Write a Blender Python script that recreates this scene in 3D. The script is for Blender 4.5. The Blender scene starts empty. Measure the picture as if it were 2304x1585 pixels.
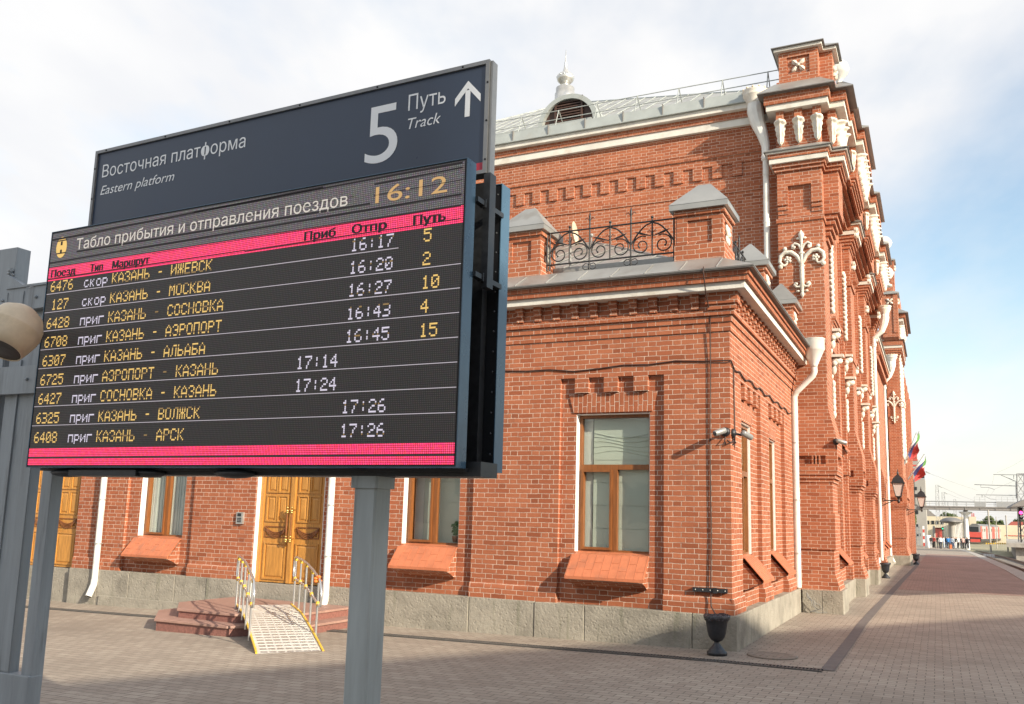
import bpy, bmesh, math, random
from mathutils import Vector, Matrix
from mathutils.geometry import tessellate_polygon
random.seed(7)
R = math.radians
PI = math.pi
scene = bpy.context.scene
col = scene.collection

# ------------------------------------------------------------------ camera
CAM = Vector((0, 0, 1.8))
CR = Vector((0.9021936657, 0.4304233382, 0.0279703310))     # right
CU = Vector((0.0406419836, -0.1493878904, 0.9879430588))    # up
CF = Vector((-0.4294121781, 0.8901791993, 0.1522700667))    # forward
cd = bpy.data.cameras.new('camera'); cam = bpy.data.objects.new('camera', cd); col.objects.link(cam)
cd.sensor_width = 36; cd.lens = 31.09; cd.shift_x = 0.0026; cd.shift_y = 0.0276
cd.clip_start = 0.05; cd.clip_end = 3000
m = Matrix.Identity(4)
for i in range(3):
    m[i][0] = CR[i]; m[i][1] = CU[i]; m[i][2] = -CF[i]; m[i][3] = CAM[i]
cam.matrix_world = m
scene.camera = cam

# ------------------------------------------------------------------ sun, sky, exposure
SUN = Vector((1.0, -0.44, 0.46)).normalized()               # towards the sun
EXPO = 0.6
sd = bpy.data.lights.new('sun', 'SUN'); sun = bpy.data.objects.new('sun', sd); col.objects.link(sun)
sd.energy = 5.0; sd.angle = R(0.55); sd.color = (1.0, 0.89, 0.71)
sun.rotation_euler = SUN.to_track_quat('Z', 'Y').to_euler()
sun.location = SUN * 60
world = bpy.data.worlds.new("World"); scene.world = world; world.use_nodes = True
scene.view_settings.view_transform = 'Standard'; scene.view_settings.look = 'None'
scene.view_settings.exposure = EXPO; scene.view_settings.gamma = 1

class NB:
    """small node-tree builder"""
    def __init__(s, nt):
        s.nt = nt
    def n(s, t, **kw):
        x = s.nt.nodes.new(t)
        for k, v in kw.items():
            if k == 'ins':
                for i, val in v.items(): s.set(x, i, val)
            else: setattr(x, k, v)
        return x
    def set(s, node, i, val):
        sock = node.inputs[i]
        if isinstance(val, bpy.types.NodeSocket): s.nt.links.new(val, sock)
        elif isinstance(val, bpy.types.Node): s.nt.links.new(val.outputs[0], sock)
        else: sock.default_value = val
    def m(s, op, a, b=None, c=None, clamp=False):
        x = s.n('ShaderNodeMath', operation=op); x.use_clamp = clamp
        s.set(x, 0, a)
        if b is not None: s.set(x, 1, b)
        if c is not None: s.set(x, 2, c)
        return x.outputs[0]
    def mix(s, f, a, b, mode='MIX'):
        x = s.n('ShaderNodeMix', data_type='RGBA', blend_type=mode)
        s.set(x, 0, f)
        for i, v in ((6, a), (7, b)):
            if isinstance(v, tuple) and len(v) == 3: v = v + (1,)
            s.set(x, i, v)
        return x.outputs[2]
    def ramp(s, f, stops):
        x = s.n('ShaderNodeValToRGB'); s.set(x, 0, f)
        e = x.color_ramp.elements
        while len(e) < len(stops): e.new(0.5)
        for el, (p, c) in zip(e, stops):
            el.position = p; el.color = tuple(c) + ((1,) if len(c) == 3 else ())
        return x.outputs[0]
    def noise(s, vec, scale, detail=2, rough=0.5):
        x = s.n('ShaderNodeTexNoise'); s.set(x, 'Scale', scale); s.set(x, 'Detail', detail); s.set(x, 'Roughness', rough)
        if vec is not None: s.set(x, 'Vector', vec)
        return x.outputs[0]
    def mr(s, v, a, b, c=0.0, d=1.0, smooth=True):
        x = s.n('ShaderNodeMapRange', interpolation_type='SMOOTHSTEP' if smooth else 'LINEAR')
        for i, q in enumerate((v, a, b, c, d)): s.set(x, i, q)
        return x.outputs[0]

# world: Nishita sky with high thin cloud
nt = world.node_tree; nt.nodes.clear(); b = NB(nt)
sky = b.n('ShaderNodeTexSky', sky_type='NISHITA', sun_disc=False)
sky.sun_elevation = math.asin(SUN.z); sky.sun_rotation = math.atan2(SUN.x, SUN.y)
sky.air_density = 1.15; sky.dust_density = 1.2; sky.ozone_density = 1.3
tc = b.n('ShaderNodeTexCoord')
sep = b.n('ShaderNodeSeparateXYZ', ins={0: tc.outputs['Generated']})
dx, dy, dz = sep.outputs[0], sep.outputs[1], sep.outputs[2]
zz = b.m('MAXIMUM', dz, 0.02)
px_ = b.m('DIVIDE', dx, b.m('ADD', zz, 0.25)); py_ = b.m('DIVIDE', dy, b.m('ADD', zz, 0.25))
comb = b.n('ShaderNodeCombineXYZ', ins={0: b.m('ADD', b.m('MULTIPLY', px_, 1.5), b.m('MULTIPLY', py_, 0.35)), 1: b.m('MULTIPLY', py_, 0.8), 2: b.m('MULTIPLY', zz, 2.0)})
n1 = b.noise(comb.outputs[0], 1.5, 5, 0.52)
n2 = b.noise(comb.outputs[0], 4.2, 5, 0.56)
cl = b.m('ADD', b.m('MULTIPLY', n1, 0.7), b.m('MULTIPLY', n2, 0.3))
# the gap of blue sky: low over the tracks to the north, closing towards the zenith and the west
az = b.m('ARCTAN2', dx, dy)
low = b.m('SUBTRACT', b.m('ADD', 0.405, b.m('MULTIPLY', az, 0.5)), dz)
gap = b.m('MULTIPLY', b.mr(low, -0.02, 0.14), b.mr(az, -0.34, -0.12))
hor = b.mr(dz, 0.015, 0.20, 0.0, 1.0)
cover = b.m('SUBTRACT', b.m('ADD', b.m('MULTIPLY', b.m('SUBTRACT', cl, 0.5), 2.2), 0.88), b.m('MULTIPLY', b.m('MULTIPLY', gap, 1.0), b.m('ADD', b.m('MULTIPLY', hor, 0.6), 0.18)), clamp=True)
cover = b.m('MINIMUM', b.m('MAXIMUM', cover, b.mr(dz, .0, .17, .82, .0)), 0.985)
shade = b.mr(b.noise(comb.outputs[0], 2.3, 4, 0.5), 0.35, 0.68, 0.0, 1.0)
cloudc = b.mix(shade, (6.05, 6.1, 6.28), (6.75, 6.7, 6.65))
skyc = b.mix(1.0, sky.outputs[0], (1.85, 1.75, 1.62), 'MULTIPLY')
final = b.mix(cover, skyc, cloudc)
bg = b.n('ShaderNodeBackground', ins={0: final, 1: 0.1})
out = b.n('ShaderNodeOutputWorld', ins={0: bg.outputs[0]})

# ------------------------------------------------------------------ materials
def mat(name, colr=(.5, .5, .5), rough=.7, metal=0.0, spec=.5, var=0.0, vscale=3.0, bump=0.0, bscale=40.0, dirt=None, emit=None, estr=1.0, coord='Object', alpha=None, stretch=None):
    M = bpy.data.materials.new(name); M.use_nodes = True
    nt = M.node_tree; b = NB(nt); p = nt.nodes['Principled BSDF']
    p.inputs['Roughness'].default_value = rough; p.inputs['Metallic'].default_value = metal
    p.inputs['Specular IOR Level'].default_value = spec
    c4 = tuple(colr) + (1,)
    p.inputs['Base Color'].default_value = c4
    v = None
    if var or bump or dirt:
        t = b.n('ShaderNodeTexCoord'); v = t.outputs[coord]
        if stretch:
            mp = b.n('ShaderNodeMapping', ins={0: v}); mp.inputs['Scale'].default_value = stretch; v = mp.outputs[0]
    if var:
        f = b.noise(v, vscale, 5, .6)
        lo = tuple(x * (1 - var) for x in colr); hi = tuple(min(1, x * (1 + var)) for x in colr)
        c = b.ramp(f, [(.3, lo), (.7, hi)])
        if dirt:
            f2 = b.mr(b.noise(v, vscale * .45 + .7, 6, .65), .52, .7)
            c = b.mix(b.m('MULTIPLY', f2, dirt[3]), c, dirt[:3])
        b.set(p, 'Base Color', c)
        b.set(p, 'Roughness', b.mr(f, .2, .8, max(0, rough - .08), min(1, rough + .08)))
    if bump:
        f = b.noise(v, bscale, 4, .6)
        bn = b.n('ShaderNodeBump', ins={'Strength': bump, 'Distance': .02, 'Height': f}); b.set(p, 'Normal', bn.outputs[0])
    if emit:
        p.inputs['Emission Color'].default_value = tuple(emit) + (1,); p.inputs['Emission Strength'].default_value = estr
    return M

def brick_mat(name, c_lo, c_hi, mortar, pale=0.0):
    M = bpy.data.materials.new(name); M.use_nodes = True
    nt = M.node_tree; b = NB(nt); p = nt.nodes['Principled BSDF']
    p.inputs['Roughness'].default_value = .85; p.inputs['Specular IOR Level'].default_value = .25
    uv = b.n('ShaderNodeUVMap'); 
    wob = b.n('ShaderNodeTexNoise', ins={'Vector': uv.outputs[0], 'Scale': 5.0, 'Detail': 4.0})
    wv = b.n('ShaderNodeVectorMath', operation='SUBTRACT', ins={0: wob.outputs['Color'], 1: (.5, .5, .5)})
    ws = b.n('ShaderNodeVectorMath', operation='SCALE', ins={0: wv.outputs[0]}); ws.inputs['Scale'].default_value = .022
    va = b.n('ShaderNodeVectorMath', operation='ADD', ins={0: uv.outputs[0], 1: ws.outputs[0]})
    sp = b.n('ShaderNodeSeparateXYZ', ins={0: va.outputs[0]})
    u, v = sp.outputs[0], sp.outputs[1]
    vr = b.m('DIVIDE', b.m('SUBTRACT', v, .485), .077)
    row = b.m('FLOOR', vr); fy = b.m('FRACT', vr)
    u2 = b.m('ADD', b.m('ADD', u, 200.0), b.m('MULTIPLY', row, .195))
    cell = b.m('DIVIDE', u2, .39); ci = b.m('FLOOR', cell); t = b.m('MULTIPLY', b.m('FRACT', cell), .39)
    isH = b.m('GREATER_THAN', t, .26)
    du = b.m('MINIMUM', b.m('MINIMUM', t, b.m('ABSOLUTE', b.m('SUBTRACT', t, .26))), b.m('SUBTRACT', .39, t))
    dv = b.m('MULTIPLY', b.m('MINIMUM', fy, b.m('SUBTRACT', 1.0, fy)), .077)
    d = b.m('MINIMUM', du, dv)
    edge = b.noise(uv.outputs[0], 38, 3, .6)
    d = b.m('ADD', d, b.m('MULTIPLY', b.m('SUBTRACT', edge, .5), .0075))
    mort = b.mr(d, .0025, .0062)
    idv = b.n('ShaderNodeCombineXYZ', ins={0: b.m('ADD', b.m('MULTIPLY', ci, 2.0), isH), 1: row, 2: 0.0})
    wn = b.n('ShaderNodeTexWhiteNoise', noise_dimensions='2D', ins={'Vector': idv.outputs[0]})
    brick = b.ramp(wn.outputs[0], [(0.0, tuple(x * .78 for x in c_lo)), (.1, c_lo), (.85, c_hi), (1.0, tuple(x * 1.05 for x in c_hi))])
    big = b.noise(uv.outputs[0], .55, 5, .6)
    brick = b.mix(b.mr(big, .42, .72, 0.0, .42), brick, tuple(x * .72 for x in c_lo))
    fine = b.noise(uv.outputs[0], 60, 4, .65)
    brick = b.mix(b.mr(fine, .35, .75, 0.0, .30), brick, tuple(x * .62 for x in c_lo))
    soot = b.mr(b.noise(uv.outputs[0], 1.3, 7, .72), .56, .76, 0.0, .6)
    brick = b.mix(soot, brick, (.16, .075, .05))
    mc = b.mix(b.mr(b.noise(uv.outputs[0], 2.5, 5, .7), .4, .75), mortar, tuple(x * .5 for x in mortar))
    c = b.mix(mort, mc, brick)
    b.set(p, 'Base Color', c)
    face = b.noise(uv.outputs[0], 24, 4, .6)
    h = b.m('ADD', b.m('MULTIPLY', mort, .55), b.m('MULTIPLY', face, .6))
    bn = b.n('ShaderNodeBump', ins={'Strength': .8, 'Distance': .008, 'Height': h}); b.set(p, 'Normal', bn.outputs[0])
    return M

def paver_mat(name, c1, c2, joint, bw=.2, bh=.1):
    M = bpy.data.materials.new(name); M.use_nodes = True
    nt = M.node_tree; b = NB(nt); p = nt.nodes['Principled BSDF']
    p.inputs['Roughness'].default_value = .8; p.inputs['Specular IOR Level'].default_value = .3
    t = b.n('ShaderNodeTexCoord'); v = t.outputs['Object']
    wob = b.n('ShaderNodeTexNoise', ins={'Vector': v, 'Scale': 2.0, 'Detail': 3.0})
    wv = b.n('ShaderNodeVectorMath', operation='SUBTRACT', ins={0: wob.outputs['Color'], 1: (.5, .5, .5)})
    ws = b.n('ShaderNodeVectorMath', operation='SCALE', ins={0: wv.outputs[0]}); ws.inputs['Scale'].default_value = .03
    va = b.n('ShaderNodeVectorMath', operation='ADD', ins={0: v, 1: ws.outputs[0]})
    br = b.n('ShaderNodeTexBrick', ins={'Vector': va.outputs[0], 'Scale': 1.0, 'Mortar Size': .006, 'Mortar Smooth': .3, 'Brick Width': bw, 'Row Height': bh, 'Bias': 0.0})
    br.offset = .5
    br.inputs['Color1'].default_value = tuple(c1) + (1,); br.inputs['Color2'].default_value = tuple(c2) + (1,); br.inputs['Mortar'].default_value = tuple(joint) + (1,)
    big = b.noise(v, .45, 6, .65)
    c = b.mix(b.mr(big, .35, .7, 0.0, .45), br.outputs[0], tuple(x * .62 for x in c1))
    fine = b.noise(v, 14, 4, .7)
    c = b.mix(b.mr(fine, .5, .75, 0.0, .35), c, tuple(x * .6 for x in c1))
    dust = b.mr(b.noise(v, 3.1, 6, .75), .62, .78, 0.0, .5)
    c = b.mix(dust, c, tuple(min(1, x * 1.35) for x in c2))
    vo = b.n('ShaderNodeTexVoronoi', ins={'Vector': v, 'Scale': 2.6}); spot = b.mr(vo.outputs[0], .03, .05, .55, 0.0)
    c = b.mix(spot, c, tuple(x * .4 for x in c1))
    worn = b.mr(b.noise(v, .17, 4, .7), .5, .72, 0.0, .38)
    c = b.mix(worn, c, tuple(x * .55 for x in c1))
    b.set(p, 'Base Color', c)
    h = b.m('ADD', b.m('MULTIPLY', b.m('SUBTRACT', 1.0, br.outputs[1]), .8), b.m('MULTIPLY', fine, .4))
    bn = b.n('ShaderNodeBump', ins={'Strength': .7, 'Distance': .01, 'Height': h}); b.set(p, 'Normal', bn.outputs[0])
    return M

def stone_mat(name, c):
    M = bpy.data.materials.new(name); M.use_nodes = True
    nt = M.node_tree; b = NB(nt); p = nt.nodes['Principled BSDF']
    p.inputs['Roughness'].default_value = .9; p.inputs['Specular IOR Level'].default_value = .2
    t = b.n('ShaderNodeTexCoord'); v = t.outputs['Object']
    f = b.noise(v, 2.2, 6, .65)
    cc = b.ramp(f, [(.28, tuple(x * .66 for x in c)), (.5, c), (.72, tuple(x * 1.2 for x in c))])
    mp = b.n('ShaderNodeMapping', ins={0: v}); mp.inputs['Scale'].default_value = (5, 5, .5)
    st = b.mr(b.noise(mp.outputs[0], 1.6, 4, .6), .55, .72, 0.0, .5)
    cc = b.mix(st, cc, (c[0] * .55, c[1] * .6, c[2] * .5))
    b.set(p, 'Base Color', cc)
    vo = b.n('ShaderNodeTexVoronoi', ins={'Vector': v, 'Scale': 17.0})
    h = b.m('ADD', b.m('MULTIPLY', b.mr(vo.outputs[0], .0, .45), .35), b.m('MULTIPLY', b.noise(v, 22, 6, .65), 1.0))
    bn = b.n('ShaderNodeBump', ins={'Strength': .65, 'Distance': .022, 'Height': h}); b.set(p, 'Normal', bn.outputs[0])
    return M

def wood_mat(name, c, scale=(14, 14, 1.2)):
    M = bpy.data.materials.new(name); M.use_nodes = True
    nt = M.node_tree; b = NB(nt); p = nt.nodes['Principled BSDF']
    p.inputs['Roughness'].default_value = .38
    t = b.n('ShaderNodeTexCoord')
    mp = b.n('ShaderNodeMapping', ins={0: t.outputs['Object']}); mp.inputs['Scale'].default_value = scale
    f = b.noise(mp.outputs[0], 3.0, 5, .65)
    b.set(p, 'Base Color', b.ramp(f, [(.3, tuple(x * .68 for x in c)), (.55, c), (.75, tuple(x * 1.2 for x in c))]))
    return M

def glass_mat(name, tint=(.955, .975, .965)):
    M = bpy.data.materials.new(name); M.use_nodes = True
    try: M.use_transparent_shadow = True
    except Exception: pass
    nt = M.node_tree; nt.nodes.clear(); b = NB(nt)
    tr = b.n('ShaderNodeBsdfTransparent'); tr.inputs[0].default_value = tuple(tint) + (1,)
    t = b.n('ShaderNodeTexCoord')
    nz = b.noise(t.outputs['Object'], 1.2, 2, .5)
    bn = b.n('ShaderNodeBump', ins={'Strength': .12, 'Distance': .05, 'Height': nz})
    gl = b.n('ShaderNodeBsdfGlossy', ins={'Roughness': .02, 'Normal': bn.outputs[0]}); gl.inputs[0].default_value = (1, 1, 1, 1)
    ge = b.n('ShaderNodeNewGeometry')
    dt = b.n('ShaderNodeVectorMath', operation='DOT_PRODUCT', ins={0: ge.outputs['Normal'], 1: ge.outputs['Incoming']})
    cs = b.m('SUBTRACT', 1.0, b.m('ABSOLUTE', dt.outputs['Value']), clamp=True)
    fr = b.m('ADD', .055, b.m('MULTIPLY', .90, b.m('POWER', cs, 4.5)))
    mx = b.n('ShaderNodeMixShader', ins={0: fr, 1: tr.outputs[0], 2: gl.outputs[0]})
    b.n('ShaderNodeOutputMaterial', ins={0: mx.outputs[0]})
    return M

def led_mat(name, base, emit, estr, pitch=.01):
    """LED face: dark mask with a fine grid of diodes"""
    M = bpy.data.materials.new(name); M.use_nodes = True
    nt = M.node_tree; b = NB(nt); p = nt.nodes['Principled BSDF']
    p.inputs['Roughness'].default_value = .55
    uv = b.n('ShaderNodeUVMap'); s = b.n('ShaderNodeSeparateXYZ', ins={0: uv.outputs[0]})
    def cellf(x): return b.m('ABSOLUTE', b.m('SUBTRACT', b.m('FRACT', b.m('DIVIDE', x, pitch)), .5))
    d = b.m('MAXIMUM', cellf(s.outputs[0]), cellf(s.outputs[1]))
    dot = b.mr(d, .22, .36, 1.0, 0.0)
    b.set(p, 'Base Color', b.mix(dot, tuple(x * .35 for x in base), base))
    ci = b.n('ShaderNodeCombineXYZ', ins={0: b.m('FLOOR', b.m('DIVIDE', s.outputs[0], pitch)), 1: b.m('FLOOR', b.m('DIVIDE', s.outputs[1], pitch))})
    wn = b.n('ShaderNodeTexWhiteNoise', noise_dimensions='2D', ins={'Vector': ci.outputs[0]})
    ec = b.mix(.30, emit, wn.outputs['Color'], 'OVERLAY')
    b.set(p, 'Emission Color', ec)
    b.set(p, 'Emission Strength', b.m('MULTIPLY', b.m('ADD', b.m('MULTIPLY', dot, .8), .2), estr))
    return M

MT = {}
def mm(k, *a, **kw):
    MT[k] = mat(k, *a, **kw); return MT[k]
MT['brick'] = brick_mat('brick', (.325, .101, .049), (.410, .145, .074), (.63, .49, .40))
MT['brick_far'] = MT['brick']
MT['tan_pavers'] = paver_mat('tan_pavers', (.325, .272, .222), (.405, .348, .285), (.155, .128, .106), .2, .13)
mm('worn_iron', (.22, .18, .145), .8, var=.35, vscale=9, bump=.4, bscale=20)
MT['red_pavers'] = paver_mat('red_pavers', (.30, .20, .165), (.37, .255, .21), (.14, .11, .09), .2, .2)
MT['stone'] = stone_mat('plinth_stone', (.31, .285, .240))
mm('stucco', (.64, .62, .57), .85, var=.10, vscale=2.0, dirt=(.45, .40, .33, .5), bump=.25, bscale=30)
mm('whitepaint', (.70, .70, .67), .45, var=.08, vscale=3, dirt=(.42, .38, .31, .55))
mm('urnwhite', (.60, .59, .56), .7, var=.12, vscale=4, dirt=(.40, .37, .32, .5))
mm('whitewash', (.77, .77, .75), .7, var=.05, vscale=5, bump=.1)
mm('plaster', (.64, .60, .53), .8, var=.14, vscale=7, dirt=(.42, .36, .28, .5), bump=.3, bscale=30)
mm('sheet', (.36, .36, .345), .42, metal=.55, var=.12, vscale=1.5, dirt=(.24, .22, .19, .6))
mm('sheet_dark', (.16, .155, .15), .6, var=.2, vscale=4)
mm('zinc', (.36, .39, .38), .45, metal=.2, var=.10, vscale=2.5, dirt=(.30, .30, .27, .5))
mm('copperroof', (.30, .31, .305), .5, metal=.1, var=.12, vscale=1.0, dirt=(.20, .19, .17, .5))
mm('sill', (.50, .165, .078), .5, var=.14, vscale=5, dirt=(.30, .13, .08, .55), bump=.15, bscale=14)
mm('iron', (.018, .018, .02), .45, var=.3, vscale=20)
mm('navy', (.030, .048, .086), .35, spec=.5, var=.12, vscale=2)
mm('bluepaint', (.060, .118, .180), .30, var=.12, vscale=4, dirt=(.03, .06, .11, .5))
mm('black', (.006, .007, .010), .5)
mm('blackmetal', (.022, .024, .028), .45, var=.4, vscale=25)
mm('greypost', (.345, .38, .385), .38, var=.14, vscale=3, dirt=(.17, .17, .16, .75), stretch=(5, 5, .5), bump=.12, bscale=9)
mm('greymast', (.29, .32, .345), .42, var=.14, vscale=3, dirt=(.14, .145, .15, .75), stretch=(5, 5, .5), bump=.12, bscale=9)
mm('alu', (.52, .52, .50), .40, metal=.6, var=.12, vscale=6, dirt=(.30, .28, .25, .5))
mm('lettering', (.86, .88, .90), .5)
mm('redfilm', (.45, .02, .05), .45)
mm('wood', (.50, .235, .055), .4)
MT['wood'] = wood_mat('door_wood', (.52, .245, .055))
MT['framewood'] = wood_mat('frame_wood', (.23, .082, .022))
MT['glass'] = glass_mat('window_glass')
mm('blind', (.50, .53, .46), .9, var=.06, vscale=2)
mm('darkroom', (.05, .055, .055), .9)
mm('curtain', (.60, .61, .57), .9, var=.08, vscale=3)
mm('brass', (.62, .46, .16), .3, metal=.9)
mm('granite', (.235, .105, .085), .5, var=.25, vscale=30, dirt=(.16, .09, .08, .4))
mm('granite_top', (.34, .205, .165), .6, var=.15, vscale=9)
mm('rampalu', (.62, .60, .56), .5, metal=.2, var=.10, vscale=8)
mm('yellow', (.72, .45, .05), .5, var=.2, vscale=12)
mm('orange', (.85, .22, .04), .6)
mm('tube', (.60, .60, .60), .3, metal=.8)
mm('cable', (.05, .025, .02), .6)
mm('cable_grey', (.30, .30, .29), .6)
mm('urn', (.022, .024, .030), .4, var=.4, vscale=25)
mm('bagfilm', (.05, .05, .06), .25, var=.4, vscale=30, bump=.6, bscale=50)
mm('cream', (.66, .54, .38), .45, var=.16, vscale=6, dirt=(.45, .35, .22, .5))
mm('lamp_inside', (.10, .095, .09), .6, var=.3, vscale=20)
mm('camera_grey', (.30, .30, .29), .4, metal=.3)
mm('silver', (.58, .58, .56), .35, metal=.7, var=.1)
mm('louvre', (.055, .028, .020), .6, var=.3, vscale=8)
mm('greenleaf', (.03, .10, .025), .6, var=.4, vscale=20)
mm('terracotta', (.30, .13, .07), .8)
mm('drain', (.085, .08, .075), .6, var=.3, vscale=12)
mm('kerb', (.14, .125, .118), .8, var=.25, vscale=6, bump=.3)
mm('concrete', (.36, .34, .31), .9, var=.15, vscale=1.5, dirt=(.25, .23, .2, .5), bump=.3)
mm('ballast', (.14, .125, .11), .95, var=.5, vscale=9, bump=.9, bscale=12)
mm('rail', (.16, .09, .06), .5, metal=.5, var=.3, vscale=8)
mm('sleeper', (.22, .20, .18), .9, var=.2)
mm('earth', (.27, .25, .165), .95, var=.4, vscale=.3, bump=.5, bscale=3)
mm('lampglass', (.62, .55, .52), .35)
mm('white', (.78, .78, .78), .6)
mm('flagblue', (.07, .09, .27), .8); mm('flagred', (.55, .07, .07), .8); mm('flaggreen', (.13, .33, .09), .8)
mm('trainred', (.50, .075, .06), .4, var=.08); mm('traingrey', (.33, .32, .33), .4, var=.08); mm('trainroof', (.16, .16, .16), .6)
mm('beige', (.60, .53, .40), .9, var=.06, vscale=.5); mm('towergrey', (.33, .32, .30), .85, var=.10, vscale=.4)
mm('darkglass', (.03, .035, .04), .15)
mm('lattice', (.30, .31, .32), .6); mm('deckgrey', (.24, .225, .215), .8, var=.15)
mm('foliage', (.055, .085, .028), .8, var=.5, vscale=1.2); mm('foliage2', (.085, .115, .035), .8, var=.5, vscale=1.2)
mm('bark', (.10, .07, .05), .9)
mm('redroof', (.30, .075, .05), .8, var=.15)
mm('signalred', (.3, .02, .05), .5, emit=(1, .05, .25), estr=4); mm('signalgreen', (.02, .3, .1), .5, emit=(.05, .9, .4), estr=1.5)
mm('skin', (.50, .30, .21), .6); mm('hair', (.03, .022, .016), .7)
for k, c in {'cloth_black': (.015, .015, .018), 'cloth_white': (.72, .72, .72), 'cloth_blue': (.03, .19, .50), 'cloth_navy': (.02, .025, .05), 'cloth_red': (.40, .05, .04), 'cloth_grey': (.20, .21, .23), 'cloth_pink': (.55, .33, .30), 'cloth_jeans': (.06, .09, .16), 'cloth_orange': (.70, .20, .08), 'cloth_pale': (.40, .47, .58)}.items(): mm(k, c, .9)

# ------------------------------------------------------------------ mesh builder
class MB:
    def __init__(s, T=None): s.v = []; s.f = []; s.T = T; s.sm = set()
    def add(s, pts, faces, m=0, mode=0, smooth=False):
        o = len(s.v)
        for p in pts:
            p = Vector(p)
            s.v.append(s.T(p) if s.T else p)
        for f in faces: s.f.append((tuple(o + i for i in f), m, mode, smooth))
        return s
    def hexa(s, p, m=0, mode=0):
        return s.add(p, [(0, 3, 2, 1), (4, 5, 6, 7), (0, 1, 5, 4), (1, 2, 6, 5), (2, 3, 7, 6), (3, 0, 4, 7)], m, mode)
    def box(s, x0, x1, y0, y1, z0, z1, m=0, mode=0):
        return s.hexa([(x0, y0, z0), (x1, y0, z0), (x1, y1, z0), (x0, y1, z0), (x0, y0, z1), (x1, y0, z1), (x1, y1, z1), (x0, y1, z1)], m, mode)
    def frust(s, x0, x1, y0, y1, z0, X0, X1, Y0, Y1, z1, m=0, mode=0):
        return s.hexa([(x0, y0, z0), (x1, y0, z0), (x1, y1, z0), (x0, y1, z0), (X0, Y0, z1), (X1, Y0, z1), (X1, Y1, z1), (X0, Y1, z1)], m, mode)
    def prism(s, pts, axis, a, bb, m=0, mode=0):
        n = len(pts)
        def P(q, t): return {'x': (t, q[0], q[1]), 'y': (q[0], t, q[1]), 'z': (q[0], q[1], t)}[axis]
        P3 = [P(q, a) for q in pts] + [P(q, bb) for q in pts]
        fs = [tuple(range(n))[::-1], tuple(range(n, 2 * n))] + [(i, (i + 1) % n, n + (i + 1) % n, n + i) for i in range(n)]
        return s.add(P3, fs, m, mode)
    def tube(s, pts, r, n=8, m=0, closed=False, smooth=True, cap=True):
        pts = [Vector(p) for p in pts]; k = len(pts)
        rs = r if isinstance(r, (list, tuple)) else [r] * k
        V = []; prev = None
        for i, p in enumerate(pts):
            if closed: d = pts[(i + 1) % k] - pts[i - 1]
            else: d = pts[min(i + 1, k - 1)] - pts[max(i - 1, 0)]
            d.normalize()
            if prev is None:
                a = Vector((0, 0, 1)) if abs(d.z) < .9 else Vector((1, 0, 0))
                u = d.cross(a).normalized()
            else: u = (prev - d * prev.dot(d)).normalized()
            prev = u; w = d.cross(u)
            for j in range(n):
                an = 2 * PI * j / n + PI / n
                V.append(p + (u * math.cos(an) + w * math.sin(an)) * rs[i])
        F = []
        for i in range(k if closed else k - 1):
            for j in range(n):
                i2 = (i + 1) % k
                F.append((i * n + j, i * n + (j + 1) % n, i2 * n + (j + 1) % n, i2 * n + j))
        s.add(V, F, m, 0, smooth)
        if cap and not closed:
            s.add([V[j] for j in range(n)], [tuple(range(n))], m); s.add([V[(k - 1) * n + j] for j in range(n)], [tuple(range(n))], m)
        return s
    def lathe(s, c, prof, n=16, m=0, axis=None, smooth=True, a0=0, flute=0):
        c = Vector(c); ax = Vector(axis).normalized() if axis else Vector((0, 0, 1))
        u = ax.cross(Vector((0, 1, 0)) if abs(ax.y) < .9 else Vector((1, 0, 0))).normalized(); w = ax.cross(u)
        V = []
        for r, z in prof:
            for j in range(n):
                an = a0 + 2 * PI * j / n; rr = r * (1 - (flute if j % 2 else 0))
                V.append(c + ax * z + (u * math.cos(an) + w * math.sin(an)) * rr)
        F = []
        for i in range(len(prof) - 1):
            for j in range(n): F.append((i * n + j, i * n + (j + 1) % n, (i + 1) * n + (j + 1) % n, (i + 1) * n + j))
        F.append(tuple(range(n))[::-1]); F.append(tuple(range((len(prof) - 1) * n, len(prof) * n)))
        return s.add(V, F, m, 0, smooth)
    def blob(s, c, r, n=8, m=0):
        c = Vector(c); r = Vector(r) if not isinstance(r, (int, float)) else Vector((r, r, r)); k = max(4, n // 2 + 1)
        V = []; F = []
        for i in range(k + 1):
            th = PI * i / k
            for j in range(n):
                an = 2 * PI * j / n
                V.append((c.x + r.x * math.sin(th) * math.cos(an), c.y + r.y * math.sin(th) * math.sin(an), c.z + r.z * math.cos(th)))
        for i in range(k):
            for j in range(n): F.append((i * n + j, i * n + (j + 1) % n, (i + 1) * n + (j + 1) % n, (i + 1) * n + j))
        return s.add(V, F, m, 0, True)
    def mark(s): s.marks = getattr(s, 'marks', []) + [len(s.f)]; return s
    def parts(s, name, mats, parent=None, bevel=0):
        """build every marked piece (or, unmarked, every added shape) as a part of its own"""
        cuts = getattr(s, 'marks', None)
        if not cuts:
            par = list(range(len(s.v)))
            def find(a):
                while par[a] != a: par[a] = par[par[a]]; a = par[a]
                return a
            for f in s.f:
                r0 = find(f[0][0])
                for i in f[0][1:]: par[find(i)] = r0
            groups = {}
            for f in s.f: groups.setdefault(find(f[0][0]), []).append(f)
            groups = list(groups.values())
        else:
            cs = [0] + [c for c in cuts if c] ; cs = cs + ([len(s.f)] if cs[-1] != len(s.f) else [])
            groups = [s.f[a:c] for a, c in zip(cs, cs[1:]) if c > a]
        out = []
        for g in groups:
            q = MB(); used = sorted({i for f in g for i in f[0]}); mp = {i: k for k, i in enumerate(used)}
            q.v = [s.v[i] for i in used]; q.f = [(tuple(mp[i] for i in f[0]),) + f[1:] for f in g]
            out.append(q.build(name, mats, parent, bevel))
        return out
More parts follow.
